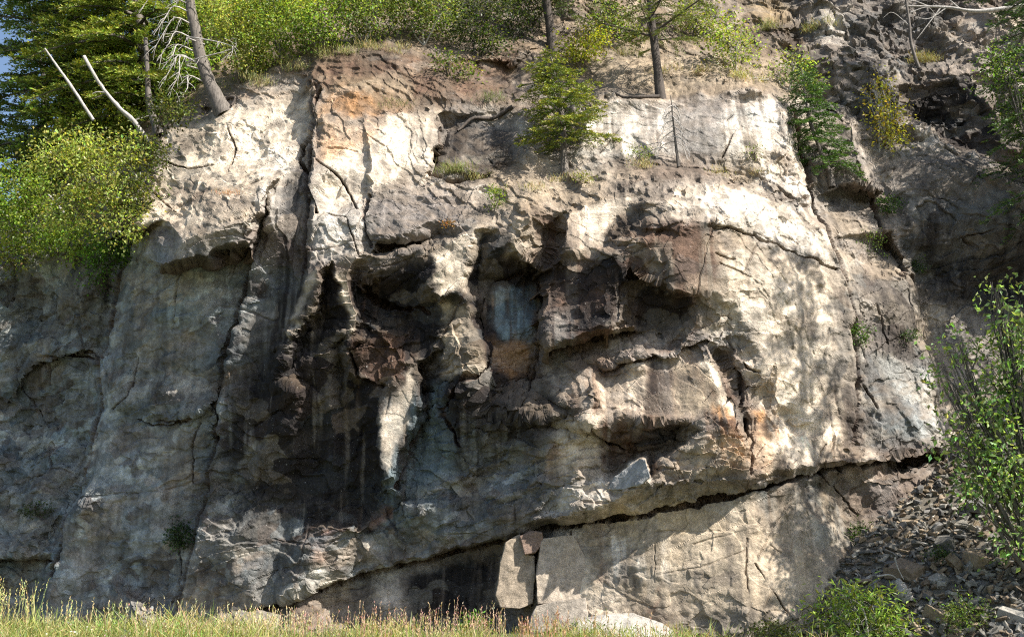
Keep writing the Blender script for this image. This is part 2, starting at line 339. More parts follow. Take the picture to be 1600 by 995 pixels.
def poly_mask(X, Y, poly, soft=8.0, warp=None):
    """soft inside mask of a px polygon"""
    P = np.array(poly, float); out = np.zeros(X.shape, np.float32)
    m = (X > P[:, 0].min()-soft-25) & (X < P[:, 0].max()+soft+25) & (Y > P[:, 1].min()-soft-25) & (Y < P[:, 1].max()+soft+25)
    x = X[m]; y = Y[m]
    if warp is not None: x = x+warp[0][m]; y = y+warp[1][m]
    ins = np.zeros(x.shape, bool); d = np.full(x.shape, 1e9)
    for i in range(len(P)):
        a = P[i]; b = P[(i+1) % len(P)]; ab = b-a
        t = np.clip(((x-a[0])*ab[0]+(y-a[1])*ab[1])/(ab@ab+1e-9), 0, 1)
        d = np.minimum(d, np.hypot(x-a[0]-t*ab[0], y-a[1]-t*ab[1]))
        if a[1] != b[1]:
            c = ((a[1] > y) != (b[1] > y)) & (x < (b[0]-a[0])*(y-a[1])/(b[1]-a[1])+a[0]); ins ^= c
    sd = np.where(ins, d, -d)
    out[m] = sstep(-soft, soft, sd); return out
def line_dist(X, Y, pl, reach, warp):
    P = np.array(pl, float); out = np.full(X.shape, 1e3, np.float32)
    m = (X > P[:, 0].min()-reach-15) & (X < P[:, 0].max()+reach+15) & (Y > P[:, 1].min()-reach-15) & (Y < P[:, 1].max()+reach+15)
    x = X[m]+warp[0][m]; y = Y[m]+warp[1][m]; d = np.full(x.shape, 1e3)
    for a, b in zip(P[:-1], P[1:]):
        ab = b-a; t = np.clip(((x-a[0])*ab[0]+(y-a[1])*ab[1])/(ab@ab+1e-9), 0, 1)
        d = np.minimum(d, np.hypot(x-a[0]-t*ab[0], y-a[1]-t*ab[1]))
    out[m] = d; return out

# broken-rock strength: (value, polygon)
ROUGH = [
 (1.0, [(440,520),(700,500),(850,600),(850,800),(600,890),(430,940),(330,900),(340,640)]),
 (1.2, [(-420,430),(200,380),(160,560),(80,920),(-420,1000)]),
 (.9, [(800,330),(1120,345),(1150,540),(1170,740),(850,800),(840,560)]),
 (0.35, [(640,165),(690,170),(680,260),(600,290),(500,270),(500,180)]),
 (0.15, [(920,170),(1210,155),(1225,235),(900,250)]),
 (0.18, [(880,330),(1000,290),(960,340),(940,385),(870,400)]),
 (0.12, [(675,402),(745,355),(728,440),(690,466)]),
 (0.10, [(590,622),(650,562),(655,600),(635,680),(606,748),(588,740)]),
 (0.22, [(1000,370),(1180,360),(1310,425),(1330,690),(1215,640),(1150,480),(1080,450)]),
 (0.25, [(940,590),(1110,560),(1140,650),(1060,650),(940,650)]),
 (0.25, [(880,850),(1160,780),(1320,760),(1330,950),(900,960)]),
 (0.5, [(1330,430),(1430,430),(1460,680),(1350,690)]),
 (0.4, [(580,900),(770,860),(780,960),(560,960)]),
 (0.45, [(190,420),(370,400),(330,620),(200,650)]),
 (.9, [(860,640),(1000,640),(1010,760),(850,800)]),
 (.9, [(560,420),(700,400),(700,520),(560,520)]),
 (1.5, [(1180,-40),(1600,-40),(1600,250),(1330,200),(1230,80)]),
 (1.1, [(1390,300),(1600,280),(1620,460),(1440,440)]),
 (.45, [(490,85),(800,80),(800,160),(500,165)]),
]
_cr = random.Random(5)
def _rand_cracks(n):
    out = []
    for _ in range(n):
        x, y = _cr.uniform(-50, 1600), _cr.uniform(180, 980); steep = _cr.random() < .45
        a = R(_cr.gauss(97, 9)) if steep else R(_cr.gauss(-10, 9)); L_ = _cr.uniform(60, 260)*(1.2 if steep else .8); pl = []
        for k in range(6):
            pl.append((x, y)); a += _cr.gauss(0, .13); x += math.cos(a)*L_/5; y += math.sin(a)*L_/5
        out.append((_cr.uniform(1.8, 2.6), _cr.uniform(.03, .09), pl))
    return out
CRACKS = _rand_cracks(60)+[ # width px, depth m
 (1.6,.16,[(1110,350),(1180,365),(1250,395),(1300,420)]),
 (1.5,.12,[(1120,395),(1150,405)]),(1.5,.12,[(1125,410),(1160,425),(1190,440)]),
 (1.5,.14,[(1150,600),(1200,610),(1215,615)]),(2.5,.2,[(1145,525),(1150,550),(1170,575),(1190,580)]),
 (1.8,.2,[(1325,560),(1345,600),(1370,640)]),(1.5,.2,[(1365,480),(1385,540)]),
 (1.6,.15,[(1135,190),(1160,170)]),(1.8,.2,[(1130,240),(1150,205),(1168,175)]),(1.3,.12,[(938,240),(965,205)]),
 (2.0,.25,[(835,850),(836,900),(833,945)]),(1.8,.22,[(893,830),(890,890),(901,930)]),
 (1.4,.12,[(1023,850),(1025,880),(1020,915)]),(1.2,.1,[(1040,700),(1060,745)]),
 (2.2,.25,[(40,560),(100,555),(150,560)]),(1.6,.15,[(75,600),(85,560),(110,540)]),(1.8,.2,[(235,660),(290,655),(340,635)]),
 (1.5,.18,[(175,640),(200,620),(215,560)]),(1.5,.2,[(300,755),(300,700),(320,655)]),(1.6,.2,[(275,860),(278,900),(260,950)]),
 (1.8,.22,[(485,240),(530,275),(560,330)]),(1.5,.15,[(500,330),(545,345),(560,400)]),(1.4,.15,[(545,180),(560,200),(600,225)]),
 (1.6,.18,[(250,250),(290,262),(330,255)]),(1.5,.2,[(350,180),(365,230),(350,270)]),(1.5,.15,[(240,300),(270,330)]),
 (2.5,.3,[(1500,365),(1540,395),(1560,430)]),(1.6,.2,[(1440,380),(1500,372),(1600,350)]),(1.5,.15,[(1460,200),(1490,250),(1540,290)]),
 (1.6,.2,[(1290,745),(1340,800)]),(1.4,.12,[(1205,850),(1240,880)]),(1.4,.15,[(1180,880),(1230,960)]),
 
 (1.4,.14,[(320,500),(350,488)]),(1.6,.16,[(160,230),(230,250)]),(1.5,.18,[(20,520),(30,600),(60,660)]),
 (1.5,.15,[(40,740),(90,730),(130,745)]),(1.8,.2,[(75,690),(80,760),(60,800)]),
]
DEEP = [ # long open joints: px half width, depth m
 (2.4,.5,[(405,953),(500,922),(600,892),(700,870),(780,846),(850,828),(955,813),(1015,802),(1080,790),(1165,770),(1220,754),(1310,738),(1400,721),(1480,712)]),
 (2.2,.35,[(484,120),(482,230),(476,330),(468,430)]),(2.2,.4,[(250,417),(300,405),(386,392)]),(2.2,.3,[(390,396),(378,460),(358,540),(348,600),(333,700),(308,800),(290,860),(270,950)]),
 (2.0,.3,[(204,384),(185,440),(165,520),(152,560),(157,620),(135,720),(103,800),(80,900)]),(2.4,.4,[(852,549),(905,541),(955,529),(1000,520)]),(1.8,.3,[(942,580),(1000,561),(1062,553),(1112,537)]),
 (4.5,.5,[(592,388),(625,384),(655,380)]),(2.2,.35,[(578,305),(575,345),(580,385)]),(2.0,.3,[(1143,545),(1150,570),(1165,600),(1160,640)]),(1.8,.3,[(1168,655),(1175,690),(1172,740)]),
 (2.2,.35,[(1240,165),(1248,240),(1275,310),(1318,420),(1334,520),(1340,690)]),(2.2,.3,[(1345,255),(1365,300),(1395,380),(1435,440)]),(2.0,.3,[(500,135),(470,245),(492,330)]),
 (2.2,.3,[(672,270),(700,276),(765,270)]),(1.8,.25,[(690,200),(680,250)]),(1.8,.3,[(770,442),(820,424),(836,430)]),(2.2,.3,[(752,470),(760,560),(700,640),(720,700)]),(2.0,.3,[(838,440),(840,540),(836,620)]),
 (2.0,.3,[(590,520),(545,545),(560,590),(600,600)]),(2.6,.4,[(660,566),(664,640),(644,720),(622,760)]),(1.8,.25,[(922,668),(945,692),(985,704)]),(2.4,.4,[(560,440),(600,480),(670,490)]),(1.6,.2,[(300,655),(240,665),(215,655)]),
 (1.6,.22,[(60,566),(126,554),(156,558)]),(1.8,.25,[(0,874),(50,880),(80,876)]),(1.7,.2,[(1190,265),(1225,290),(1265,310)]),(1.6,.16,[(1105,352),(1180,368),(1250,400),(1310,424)])]
K = dict(palegrey=(.36,.38,.37), slate=(.115,.13,.14), darkgrey=(.15,.145,.138), base=(.265,.24,.215), dark=(.038,.033,.032), brown=(.15,.10,.075), bluegrey=(.29,.31,.31), rust=(.27,.12,.07), orange=(.42,.25,.14), cream=(.54,.475,.39),
         pale=(.57,.535,.48), blue=(.18,.22,.235), soil=(.19,.145,.10), grey=(.22,.20,.185), tan=(.38,.32,.245), ochre=(.34,.26,.15), olive=(.12,.12,.08))
STAIN_AND_SHADE = [  # rock stains, plus some shade and lit slivers put into the colour
 ('bluegrey',.75,25,0,[(0,430),(200,380),(400,400),(470,440),(380,700),(280,960),(0,960)]),  # bluegrey and blue on the left wall: cool shade tint painted in
 ('brown',.95,22,1,[(840,340),(1120,345),(1120,460),(1080,530),(850,550)]),('brown',.75,30,1,[(900,560),(1160,560),(1170,740),(880,740)]),('tan',.6,30,0,[(900,800),(1330,760),(1330,980),(900,980)]),
 ('tan',.7,30,0,[(1180,380),(1330,440),(1330,700),(1200,730)]),('brown',.75,30,0,[(500,430),(850,420),(850,640),(520,640)]), # colour, strength, softness, streaky?, polygon
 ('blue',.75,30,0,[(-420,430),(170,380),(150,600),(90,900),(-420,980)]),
 ('ochre',.35,20,0,[(100,440),(170,430),(165,480),(60,560),(60,500)]),
 ('olive',.5,18,0,[(0,400),(200,370),(180,450),(60,430),(0,470)]),
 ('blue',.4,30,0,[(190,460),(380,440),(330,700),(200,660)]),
 ('tan',.5,20,0,[(210,520),(340,500),(330,600),(210,640)]),
 ('cream',.75,14,0,[(215,300),(260,200),(420,130),(480,120),(480,260),(400,300),(390,350),(290,370),(210,350)]),
 ('pale',.5,20,0,[(420,240),(470,220),(470,300),(400,320)]),
 ('tan',.4,16,0,[(230,680),(300,660),(320,760),(220,800)]),
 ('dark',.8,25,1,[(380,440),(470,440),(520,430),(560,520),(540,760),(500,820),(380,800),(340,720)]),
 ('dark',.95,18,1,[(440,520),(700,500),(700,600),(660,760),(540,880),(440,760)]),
 ('brown',.8,8,0,[(548,540),(590,518),(634,518),(634,580),(590,595),(548,580)]),
 ('brown',.5,9,1,[(590,640),(650,600),(640,740),(590,750)]),
 ('cream',.75,14,0,[(500,180),(690,170),(670,265),(600,300),(500,330)]),
 ('pale',.5,14,0,[(485,330),(580,320),(575,400),(485,410)]),
 ('grey',.6,12,0,[(580,300),(730,275),(720,330),(640,370),(585,340)]),
 ('orange',.75,9,0,[(505,150),(520,125),(600,110),(640,140),(635,165),(500,180)]),
 ('orange',.5,12,0,[(500,180),(600,170),(580,230),(500,240)]),
 ('soil',.8,10,0,[(490,95),(800,75),(800,165),(690,172),(500,135)]),
 ('soil',.6,20,0,[(700,-260),(1200,-260),(1260,0),(1300,140),(900,155),(800,110),(700,20)]),
 ('tan',.6,20,0,[(900,60),(1160,80),(1300,130),(1200,150),(950,160)]),
 ('pale',.55,14,1,[(900,170),(1215,155),(1228,235),(1000,245),(890,255)]),
 ('grey',.6,9,1,[(1040,165),(1130,160),(1120,240),(1050,240)]),
 ('pale',.85,12,0,[(1190,240),(1262,290),(1255,300),(1190,280)]),
 ('dark',.7,14,1,[(690,190),(800,185),(790,260),(740,275),(690,250)]),  # hollow left of the fir: its shade is painted dark
 ('tan',.5,14,0,[(780,270),(900,265),(1000,270),(880,320),(760,340)]),
 ('cream',.7,8,0,[(676,402),(745,355),(775,350),(740,400),(725,455),(690,466)]),
 ('cream',.65,10,1,[(880,330),(1000,290),(960,340),(940,385),(870,400)]),
 ('cream',.85,6,0,[(1170,290),(1250,320),(1300,370),(1290,410),(1200,370),(1110,345),(1030,340),(1060,290)]),
 ('pale',.7,16,0,[(1080,280),(1260,330),(1310,420),(1180,365),(1060,340)]),
 ('tan',.6,14,0,[(990,370),(1180,360),(1170,440),(1080,455),(1000,420)]),
 ('brown',.55,12,1,[(1020,355),(1110,350),(1120,420),(1060,440),(1000,410)]),
 ('cream',.65,22,0,[(1120,430),(1320,430),(1325,700),(1200,740),(1180,600)]),
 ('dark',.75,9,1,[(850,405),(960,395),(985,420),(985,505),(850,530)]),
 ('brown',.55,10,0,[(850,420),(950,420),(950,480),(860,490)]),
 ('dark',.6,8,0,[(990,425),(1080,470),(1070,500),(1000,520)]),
 ('grey',.55,7,0,[(1000,520),(1075,500),(1110,525),(1050,548),(945,570)]),
 ('cream',.6,10,1,[(940,600),(1005,560),(1010,650),(940,660)]),
 ('dark',.55,7,1,[(1008,555),(1045,552),(1050,640),(1010,650)]),
 ('tan',.7,8,0,[(1045,560),(1115,555),(1140,650),(1060,650)]),
 ('cream',.85,4,0,[(1090,555),(1112,560),(1150,640),(1140,652)]),
 ('orange',.6,6,1,[(1115,630),(1140,632),(1145,655),(1115,655)]),('orange',.65,7,1,[(1180,640),(1212,635),(1216,690),(1185,690)]),
 ('tan',.6,12,0,[(1080,680),(1170,680),(1170,745),(1030,745)]),
 ('orange',.25,18,1,[(1090,690),(1170,660),(1220,700),(1210,740)]),
 ('rust',.7,7,0,[(860,700),(890,695),(880,720),(858,718)]),('rust',.45,9,0,[(975,690),(1010,675),(1020,690),(985,700)]),
 ('orange',.5,8,0,[(858,715),(880,720),(875,760),(858,755)]),
 ('dark',.6,9,0,[(1000,660),(1065,655),(1070,690),(1010,725),(980,700)]),  # notch under the bulge: cast shadow put into the colour
 ('pale',.85,7,0,[(960,740),(1000,715),(1018,750),(960,770)]),('pale',.7,9,0,[(850,760),(950,750),(945,790),(850,805)]),
 ('cream',.6,12,0,[(860,650),(940,660),(930,740),(870,750)]),
 ('tan',.7,7,0,[(690,480),(738,480),(738,600),(695,590)]),('brown',.4,8,0,[(690,530),(738,530),(720,600),(690,590)]),
 ('blue',.8,7,1,[(770,455),(830,450),(835,530),(800,530),(775,500)]),('orange',.55,7,0,[(765,525),(800,535),(830,520),(832,580),(805,590),(768,580)]),
 ('orange',.7,4,0,[(757,462),(778,462),(770,480),(757,476)]),
 ('blue',.5,16,0,[(690,640),(800,660),(850,700),(700,760),(680,700)]),  # blue here and on the next line: cool reflections painted on the shaded slab
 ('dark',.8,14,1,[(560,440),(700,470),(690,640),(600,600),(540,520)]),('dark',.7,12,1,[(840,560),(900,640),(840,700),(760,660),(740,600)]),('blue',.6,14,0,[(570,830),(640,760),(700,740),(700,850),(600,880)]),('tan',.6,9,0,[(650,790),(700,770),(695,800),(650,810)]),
 ('rust',.9,4,0,[(583,800),(612,792),(608,808),(583,825)]),('rust',.75,7,1,[(490,850),(530,815),(538,825),(500,880),(485,878)]),
 ('orange',.5,7,0,[(500,880),(545,850),(540,880),(500,900)]),('orange',.6,5,0,[(560,790),(580,800),(575,830),(560,840)]),
 ('cream',.7,8,0,[(440,920),(500,880),(520,910),(450,940)]),
 ('dark',.55,18,1,[(700,660),(850,650),(850,780),(740,830),(700,780)]),
 ('dark',.8,9,1,[(640,895),(775,865),(775,960),(640,960)]),
 ('ochre',.4,12,0,[(570,900),(610,895),(600,930),(570,940)]),
 ('brown',.6,8,1,[(905,830),(940,820),(955,880),(950,915),(930,910),(920,860)]),
 ('pale',.6,8,1,[(940,840),(975,835),(990,880),(960,910)]),('dark',.5,8,1,[(970,860),(990,850),(1000,920),(975,960)]),
 ('pale',.55,10,1,[(995,850),(1040,850),(1040,910),(1000,910)]),('rust',.5,3,1,[(1024,920),(1030,920),(1022,955),(1018,955)]),
 ('cream',.75,8,1,[(860,840),(905,830),(925,890),(925,940),(862,940)]),
 ('tan',.5,16,1,[(1050,800),(1200,770),(1300,800),(1280,940),(1050,960)]),
 ('ochre',.35,16,1,[(950,800),(1160,770),(1080,830),(960,830)]),
 ('blue',.5,16,1,[(1180,760),(1320,750),(1330,840),(1230,860)]),
 ('tan',.35,20,0,[(1210,760),(1310,750),(1330,860),(1290,880),(1180,860)]),
 ('grey',.5,14,0,[(1350,740),(1415,745),(1400,810),(1370,800)]),
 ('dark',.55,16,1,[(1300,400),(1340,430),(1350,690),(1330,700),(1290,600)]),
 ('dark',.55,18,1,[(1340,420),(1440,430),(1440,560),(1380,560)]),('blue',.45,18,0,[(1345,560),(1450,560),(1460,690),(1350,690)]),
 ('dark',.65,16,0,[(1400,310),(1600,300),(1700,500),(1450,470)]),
 ('darkgrey',.5,18,0,[(1370,200),(1560,230),(1590,310),(1400,300)]),('pale',.6,12,0,[(1400,190),(1470,195),(1540,240),(1450,230)]),
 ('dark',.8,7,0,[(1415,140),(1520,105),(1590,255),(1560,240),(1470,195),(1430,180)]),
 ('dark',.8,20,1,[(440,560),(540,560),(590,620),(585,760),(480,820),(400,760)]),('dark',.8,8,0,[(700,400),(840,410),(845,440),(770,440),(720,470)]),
 ('dark',.6,10,0,[(736,440),(765,440),(700,640),(730,720),(690,700)]),('dark',.7,6,0,[(940,378),(960,340),(1010,312),(1012,335),(965,370)]),('dark',.8,7,0,[(750,380),(776,352),(800,380),(760,440),(735,440)]),  # wedges beside the fins: ridge shadows painted dark
 ('dark',.6,8,0,[(990,425),(1080,475),(1120,490),(1000,525)]),('dark',.65,12,1,[(440,300),(480,230),(478,420),(430,600),(390,600)]),('dark',.55,14,1,[(330,700),(480,800),(440,900),(300,900)]),  # strip left of the B edge and lower recess: shade put into the colour
 ('dark',.7,5,0,[(852,400),(878,360),(884,335),(886,385),(864,405)]),('dark',.6,10,1,[(660,570),(700,560),(700,740),(640,760),(655,640)]),  # fin S4 wedge and right side of S1: shadows painted dark
 ('dark',.95,24,1,[(700,400),(850,420),(770,640),(620,860),(430,900),(340,780),(430,560),(540,440)]),('dark',.7,18,1,[(330,560),(440,520),(420,880),(290,900)]),('blue',.6,14,1,[(600,620),(700,600),(720,760),(640,860),(600,820)]),  # broad dark staining; the blue patch is a painted highlight
 ('tan',.7,7,0,[(690,480),(738,480),(738,600),(695,590)]),('brown',.8,7,0,[(548,540),(590,518),(634,518),(634,580),(590,595),(548,580)]),('blue',.8,7,1,[(770,455),(830,450),(835,530),(800,530),(775,500)]),('orange',.5,9,0,[(765,525),(800,535),(830,520),(832,580),(805,590),(768,580)]),('rust',.8,5,0,[(580,802),(612,790),(608,808),(583,828)]),('rust',.7,8,1,[(488,852),(530,815),(540,830),(500,882)]),
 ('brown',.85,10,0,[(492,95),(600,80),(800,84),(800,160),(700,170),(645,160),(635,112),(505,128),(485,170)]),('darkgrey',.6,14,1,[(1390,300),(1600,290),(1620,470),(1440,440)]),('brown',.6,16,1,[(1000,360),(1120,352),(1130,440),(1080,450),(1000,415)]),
 ('cream',.8,5,0,[(676,402),(745,355),(760,352),(738,400),(725,455),(690,466)]),('cream',.7,4,0,[(478,440),(498,428),(480,490),(458,524)]),('cream',.7,5,0,[(523,432),(546,430),(554,510),(545,516)]),('cream',.6,5,0,[(592,650),(650,565),(652,600),(625,690),(610,735),(598,740)]),  # sunlit fins and slivers lightened: sunlight put into the colour
 ('ochre',.5,9,0,[(1160,-10),(1240,-10),(1245,30),(1210,45),(1170,20)]),
 ('darkgrey',.85,18,0,[(1180,-80),(1500,0),(1410,180),(1320,180)]),('pale',.5,12,0,[(1260,20),(1330,10),(1320,70),(1290,80)]),
 ('soil',.75,14,0,[(-420,-260),(700,-260),(700,70),(500,88),(350,145),(250,200),(200,340),(-420,500)]),
 ('brown',.5,12,0,[(340,160),(500,95),(490,120),(380,165)]),
]
SKYCUT = [(-420,420),(-100,372),(0,340),(60,300),(110,250),(170,180),(215,120),(260,40),(300,-60),(380,-250)]
def build_cliff():
    gx = np.concatenate([np.arange(-420, -24, 7.0), np.arange(-20, 1622, 1.5), np.arange(1628, 2021, 7.0)])
    gy = np.concatenate([np.arange(-260, -24, 7.0), np.arange(-20, 1010, 1.5), np.arange(1016, 1121, 7.0)])
    G = survey_grid(gx, gy)
    X, Y = np.meshgrid(gx, gy); X = X.astype(np.float32); Y = Y.astype(np.float32)
    # ragged edges: warp the survey before reading it
    wx = 6*tri(X/62, Y/50, 11)+4.5*tri(X/21, Y/17, 12)+2*tri(X/8, Y/7, 13)
    wy = 6*tri(X/58, Y/53, 21)+4.5*tri(X/19, Y/16, 22)+2*tri(X/7.5, Y/7, 23)
    inv = bilin(G, gx, gy, X+wx, Y+wy)
    # take the hardest creases off
    k = inv
    P = at(X, Y, 25-1/k)
    # rock detail, all in metres in world space, read on a softened copy of the form so steep steps stay clean
    def soften(A, n):
        for ax in (0, 1):
            c = np.cumsum(np.pad(A, [(n+1, n) if q == ax else (0, 0) for q in (0, 1)], mode='edge').astype(np.float64), axis=ax)
            A = ((c[2*n+1:]-c[:-2*n-1]) if ax == 0 else (c[:, 2*n+1:]-c[:, :-2*n-1]))/(2*n+1)
        return A
    P0 = P; P = at(X, Y, 25-1/soften(soften(inv, 12), 12))
    a = R(13); U = P[..., 0]*math.cos(a)+P[..., 2]*math.sin(a)+.35*P[..., 1]; V = -P[..., 0]*math.sin(a)+P[..., 2]*math.cos(a)
    W = P[..., 1]
    rough = np.ones_like(X)*0.6
    for v, poly in ROUGH+[(.45, [(215,300),(260,200),(420,130),(480,120),(480,260),(400,300),(390,350),(290,370),(210,350)])]:
        m = poly_mask(X, Y, poly, 9, (wx*.8, wy*.8)); rough = rough*(1-m)+v*m
    qx = .35*fbm(U*1.1, V*1.1, W*1.1, s=31, o=3); qy = .35*fbm(U*1.1, V*1.1, W*1.1, s=35, o=3)
    jag = .03*tri(U*5, V*5, 33); qx = qx+jag; qy = qy-jag
    P = P0; det = np.zeros_like(X)
    e1, r1, r2, r3, ox, oy = worley((U+1.8*qx+.3*V)/1.5, (V+1.8*qy)/.7, 3)
    mm = sstep(-.35, .3, fbm(U*.8, V*.8, W*.8, s=41, o=2)); m3 = sstep(-.2, .3, fbm(U*1.7, V*1.7, W*1.7, s=45, o=2))
    # chipped facets at three sizes (lowest of many random planes: sharp outward edges)
    lean = np.interp(X, [0, 700, 1100, 1500], [-.22, -.12, .12, .3])
    cu = P[..., 0]+lean*P[..., 2]
    wq = .5*qx
    det += .26*tri((cu+wq)/1.2, (V+.5*qy)/3.4, 5)+.20*tri((U+wq+.4*V)/1.7, (V+.5*qy)/1.2, 3)
    det += (.35+.65*mm)*.085*tri((U+wq-.3*V)/.62, (V+.5*qy)/.42, 17)
    e2, s1, s2, s3, ox, oy = worley((U+wq*1.2-.4*V)/.75, (V+.6*qy)/.38, 15); det += mm*(.035*s1+.05*(s2*ox+s3*oy))
    det += (.3+.7*m3)*.034*tri((U+wq+.6*V)/.25, (V+.6*qy)/.15, 19)
    det += (.5+.5*m3)*.013*tri((U+qx*.6)/.1, (V+qy*.6)/.06, 29)
    e3, t1, t2, t3, ox, oy = worley((U+qx*.6)/.3, (V+qy*.6)/.13+3, 8); det += m3*(.014*t1+.02*(t2*ox+t3*oy))
    # sheets that have scaled off, each with a ragged edge
    sh = tri(U*.40+.2*V, V*.30, 57)*3.2+tri(U*1.2, V*.8+.3*U, 58)*.9+.25*tri(U*4, V*4, 59); fl = np.floor(sh); fs_ = sh-fl
    det += .085*(fl+sstep(.0, .06, fs_)-1)
    sh = tri(U*.8-.5*V, V*.6, 67)*3+tri(U*2.3, V*1.7, 68)*.9+.2*tri(U*7, V*6, 69); fl = np.floor(sh); fs_ = sh-fl
    det += mm*.05*(fl+sstep(.0, .08, fs_)-1)
    # thin bedding ledges
    vv = V*3.1+1.2*tri(U*.45, V*.8, 51)+.4*tri(U*1.7, V*2, 52); fr = vv-np.floor(vv)
    hb = _h(np.floor(vv), np.floor(vv)*0, np.floor(vv)*0, 4)
    mb = sstep(0, .3, fbm(U*.45, V*1.1, W*.45, s=55, o=2))
    mb = mb*(1-poly_mask(X, Y, [(490,95),(800,70),(1300,60),(1300,150),(800,168),(692,175),(500,178)], 14))
    det += mb*(.10*(fr-.5)*(0.4+hb))
    du_ = .64*U+.77*V; dv_ = -.77*U+.64*V; stri = 1-np.abs(fbm(du_*.9, dv_*5, W*1.2, s=49, o=3)*2.4); det += .012*stri*sstep(.05, .4, fbm(U*.6, V*.6, W*.6, s=50, o=2))
    det = det*rough+.012*fbm(U*9, V*9, W*9, s=71, o=3)*(0.3+rough)
    big = .12*fbm(P[..., 0]*.55, P[..., 2]*.55, W*.5, s=75, o=2); det += big*np.minimum(1, rough+.3)
    gs = np.hypot(np.gradient(P0[..., 1], axis=1)/np.gradient(X, axis=1), np.gradient(P0[..., 1], axis=0)/np.gradient(Y, axis=0))
    att = soften(np.clip(.024/(gs+1e-6), .03, 1), 2); det = det*att
    crk = np.zeros_like(X)
    for wd, dp, pl in CRACKS:
        wd *= .62; dp *= .8
        d = line_dist(X, Y, pl, 14, (wx*.3, wy*.3)); g = np.exp(-(d/wd)**2)*sstep(-.5, .6, vnoise(X/45, Y/45, s=99)); crk = np.maximum(crk, g*dp)
        det += .04*np.exp(-(d/9)**2)*rough
    hidden = sstep(0, 60, (X < 700)*np.interp(X, [-420,0,60,150,205,236,262,300,352,420,495,600,700], [560,432,402,378,360,238,205,186,152,122,92,80,84])-Y)
    for wd, dp, pl in DEEP:
        d = line_dist(X, Y, pl, 20, (wx*.7, wy*.7)); crk = np.maximum(crk, dp*np.exp(-(d/wd)**4)*(.55+.45*sstep(-.5, .2, vnoise(X/31, Y/31, s=98))))
    det = det*(1-.5*hidden)-crk
    du = np.gradient(P, axis=1); dv = np.gradient(P, axis=0); N = np.cross(du, dv); N /= np.linalg.norm(N, axis=-1, keepdims=True)+1e-9
    N[N[..., 1] > 0] *= -1
    D = P/np.linalg.norm(P-CAM, axis=-1, keepdims=True); 
    Nn = N*.6+np.array([0, -1, 0])*.4
    P = P+Nn*det[..., None]
    # colour
    col = np.zeros(X.shape+(3,), np.float32); col[:] = K['base']
    f1 = fbm(U*.35, V*.5, W*.3, s=81, o=4); f2 = fbm(U*.9, V*.9, W*.9, s=85, o=4); f3 = fbm(P[..., 0]*3.2, P[..., 2]*.45, W*.5, s=89, o=4)
    def mixc(c, m):
        nonlocal col
        col = col*(1-m[..., None])+np.array(K[c], np.float32)*m[..., None]
    mixc('tan', sstep(.0, .5, f1)*.7); mixc('brown', sstep(0, .45, -f1)*.5); mixc('dark', sstep(.1, .45, f3*.7+f2*.3)*.35); mixc('pale', sstep(.15, .5, f2)*.35)
    brk = fbm(U*2.3, V*2.3, W*2.3, s=93, o=4); f4 = fbm(P[..., 0]*11+2*lean*P[..., 2], P[..., 2]*.9, W*.5, s=97, o=3)
    for c, st, soft, streak, poly in STAIN_AND_SHADE:
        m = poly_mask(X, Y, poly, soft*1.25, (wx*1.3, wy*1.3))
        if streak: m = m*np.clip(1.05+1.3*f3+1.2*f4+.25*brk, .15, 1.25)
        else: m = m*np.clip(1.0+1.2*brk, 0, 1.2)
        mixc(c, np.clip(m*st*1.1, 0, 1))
    # freshly broken cell faces, browner crack lines
    e1, r1, r2, r3, ox, oy = worley((U+1.8*qx+.3*V)/.8, (V+1.8*qy)/.5, 3); mixc('cream', sstep(.5, .52, r1)*.2); mixc('blue', sstep(.5, .52, r2)*.12); mixc('brown', sstep(.6, .62, r3)*.15)
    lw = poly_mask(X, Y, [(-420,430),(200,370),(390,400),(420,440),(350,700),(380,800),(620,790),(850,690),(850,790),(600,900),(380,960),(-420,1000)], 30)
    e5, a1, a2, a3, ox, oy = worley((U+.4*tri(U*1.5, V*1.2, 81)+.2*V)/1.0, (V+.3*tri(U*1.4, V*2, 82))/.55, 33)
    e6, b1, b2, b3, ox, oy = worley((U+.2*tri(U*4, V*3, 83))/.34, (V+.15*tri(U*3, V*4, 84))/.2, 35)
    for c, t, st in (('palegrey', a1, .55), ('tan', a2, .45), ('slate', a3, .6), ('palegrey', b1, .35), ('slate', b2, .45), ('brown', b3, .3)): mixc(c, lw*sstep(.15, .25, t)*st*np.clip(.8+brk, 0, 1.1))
    mixc('brown', np.clip(crk*5, 0, .7))
    mixc('soil', sstep(.25, .6, N[..., 2])*.35)
    col *= (1+.25*f2+.3*brk+.2*f3+.25*f4)[..., None]
    lum = col.mean(-1, keepdims=True); col = (lum+(col-lum)*1.25)*np.clip(lum/.25, .2, 1.9)**.45
    ny, nx = X.shape
    idx = np.arange(ny*nx).reshape(ny, nx)
    F = np.stack([idx[:-1, :-1], idx[1:, :-1], idx[1:, 1:], idx[:-1, 1:]], -1)
    F = F[(Y >= np.interp(X, [p[0] for p in SKYCUT], [p[1] for p in SKYCUT]))[:-1, :-1]].reshape(-1, 4)
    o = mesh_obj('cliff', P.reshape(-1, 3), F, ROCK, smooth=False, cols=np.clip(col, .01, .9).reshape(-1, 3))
    tag(o, kind='structure'); return o, gx, gy, P
cliff, GX, GY, CP = build_cliff()
def on_cliff(px, py):
    """world point of the cliff surface seen near photo pixel"""
    i = int(np.argmin(abs(GY-py))); j = int(np.argmin(abs(GX-px))); return CP[i, j]
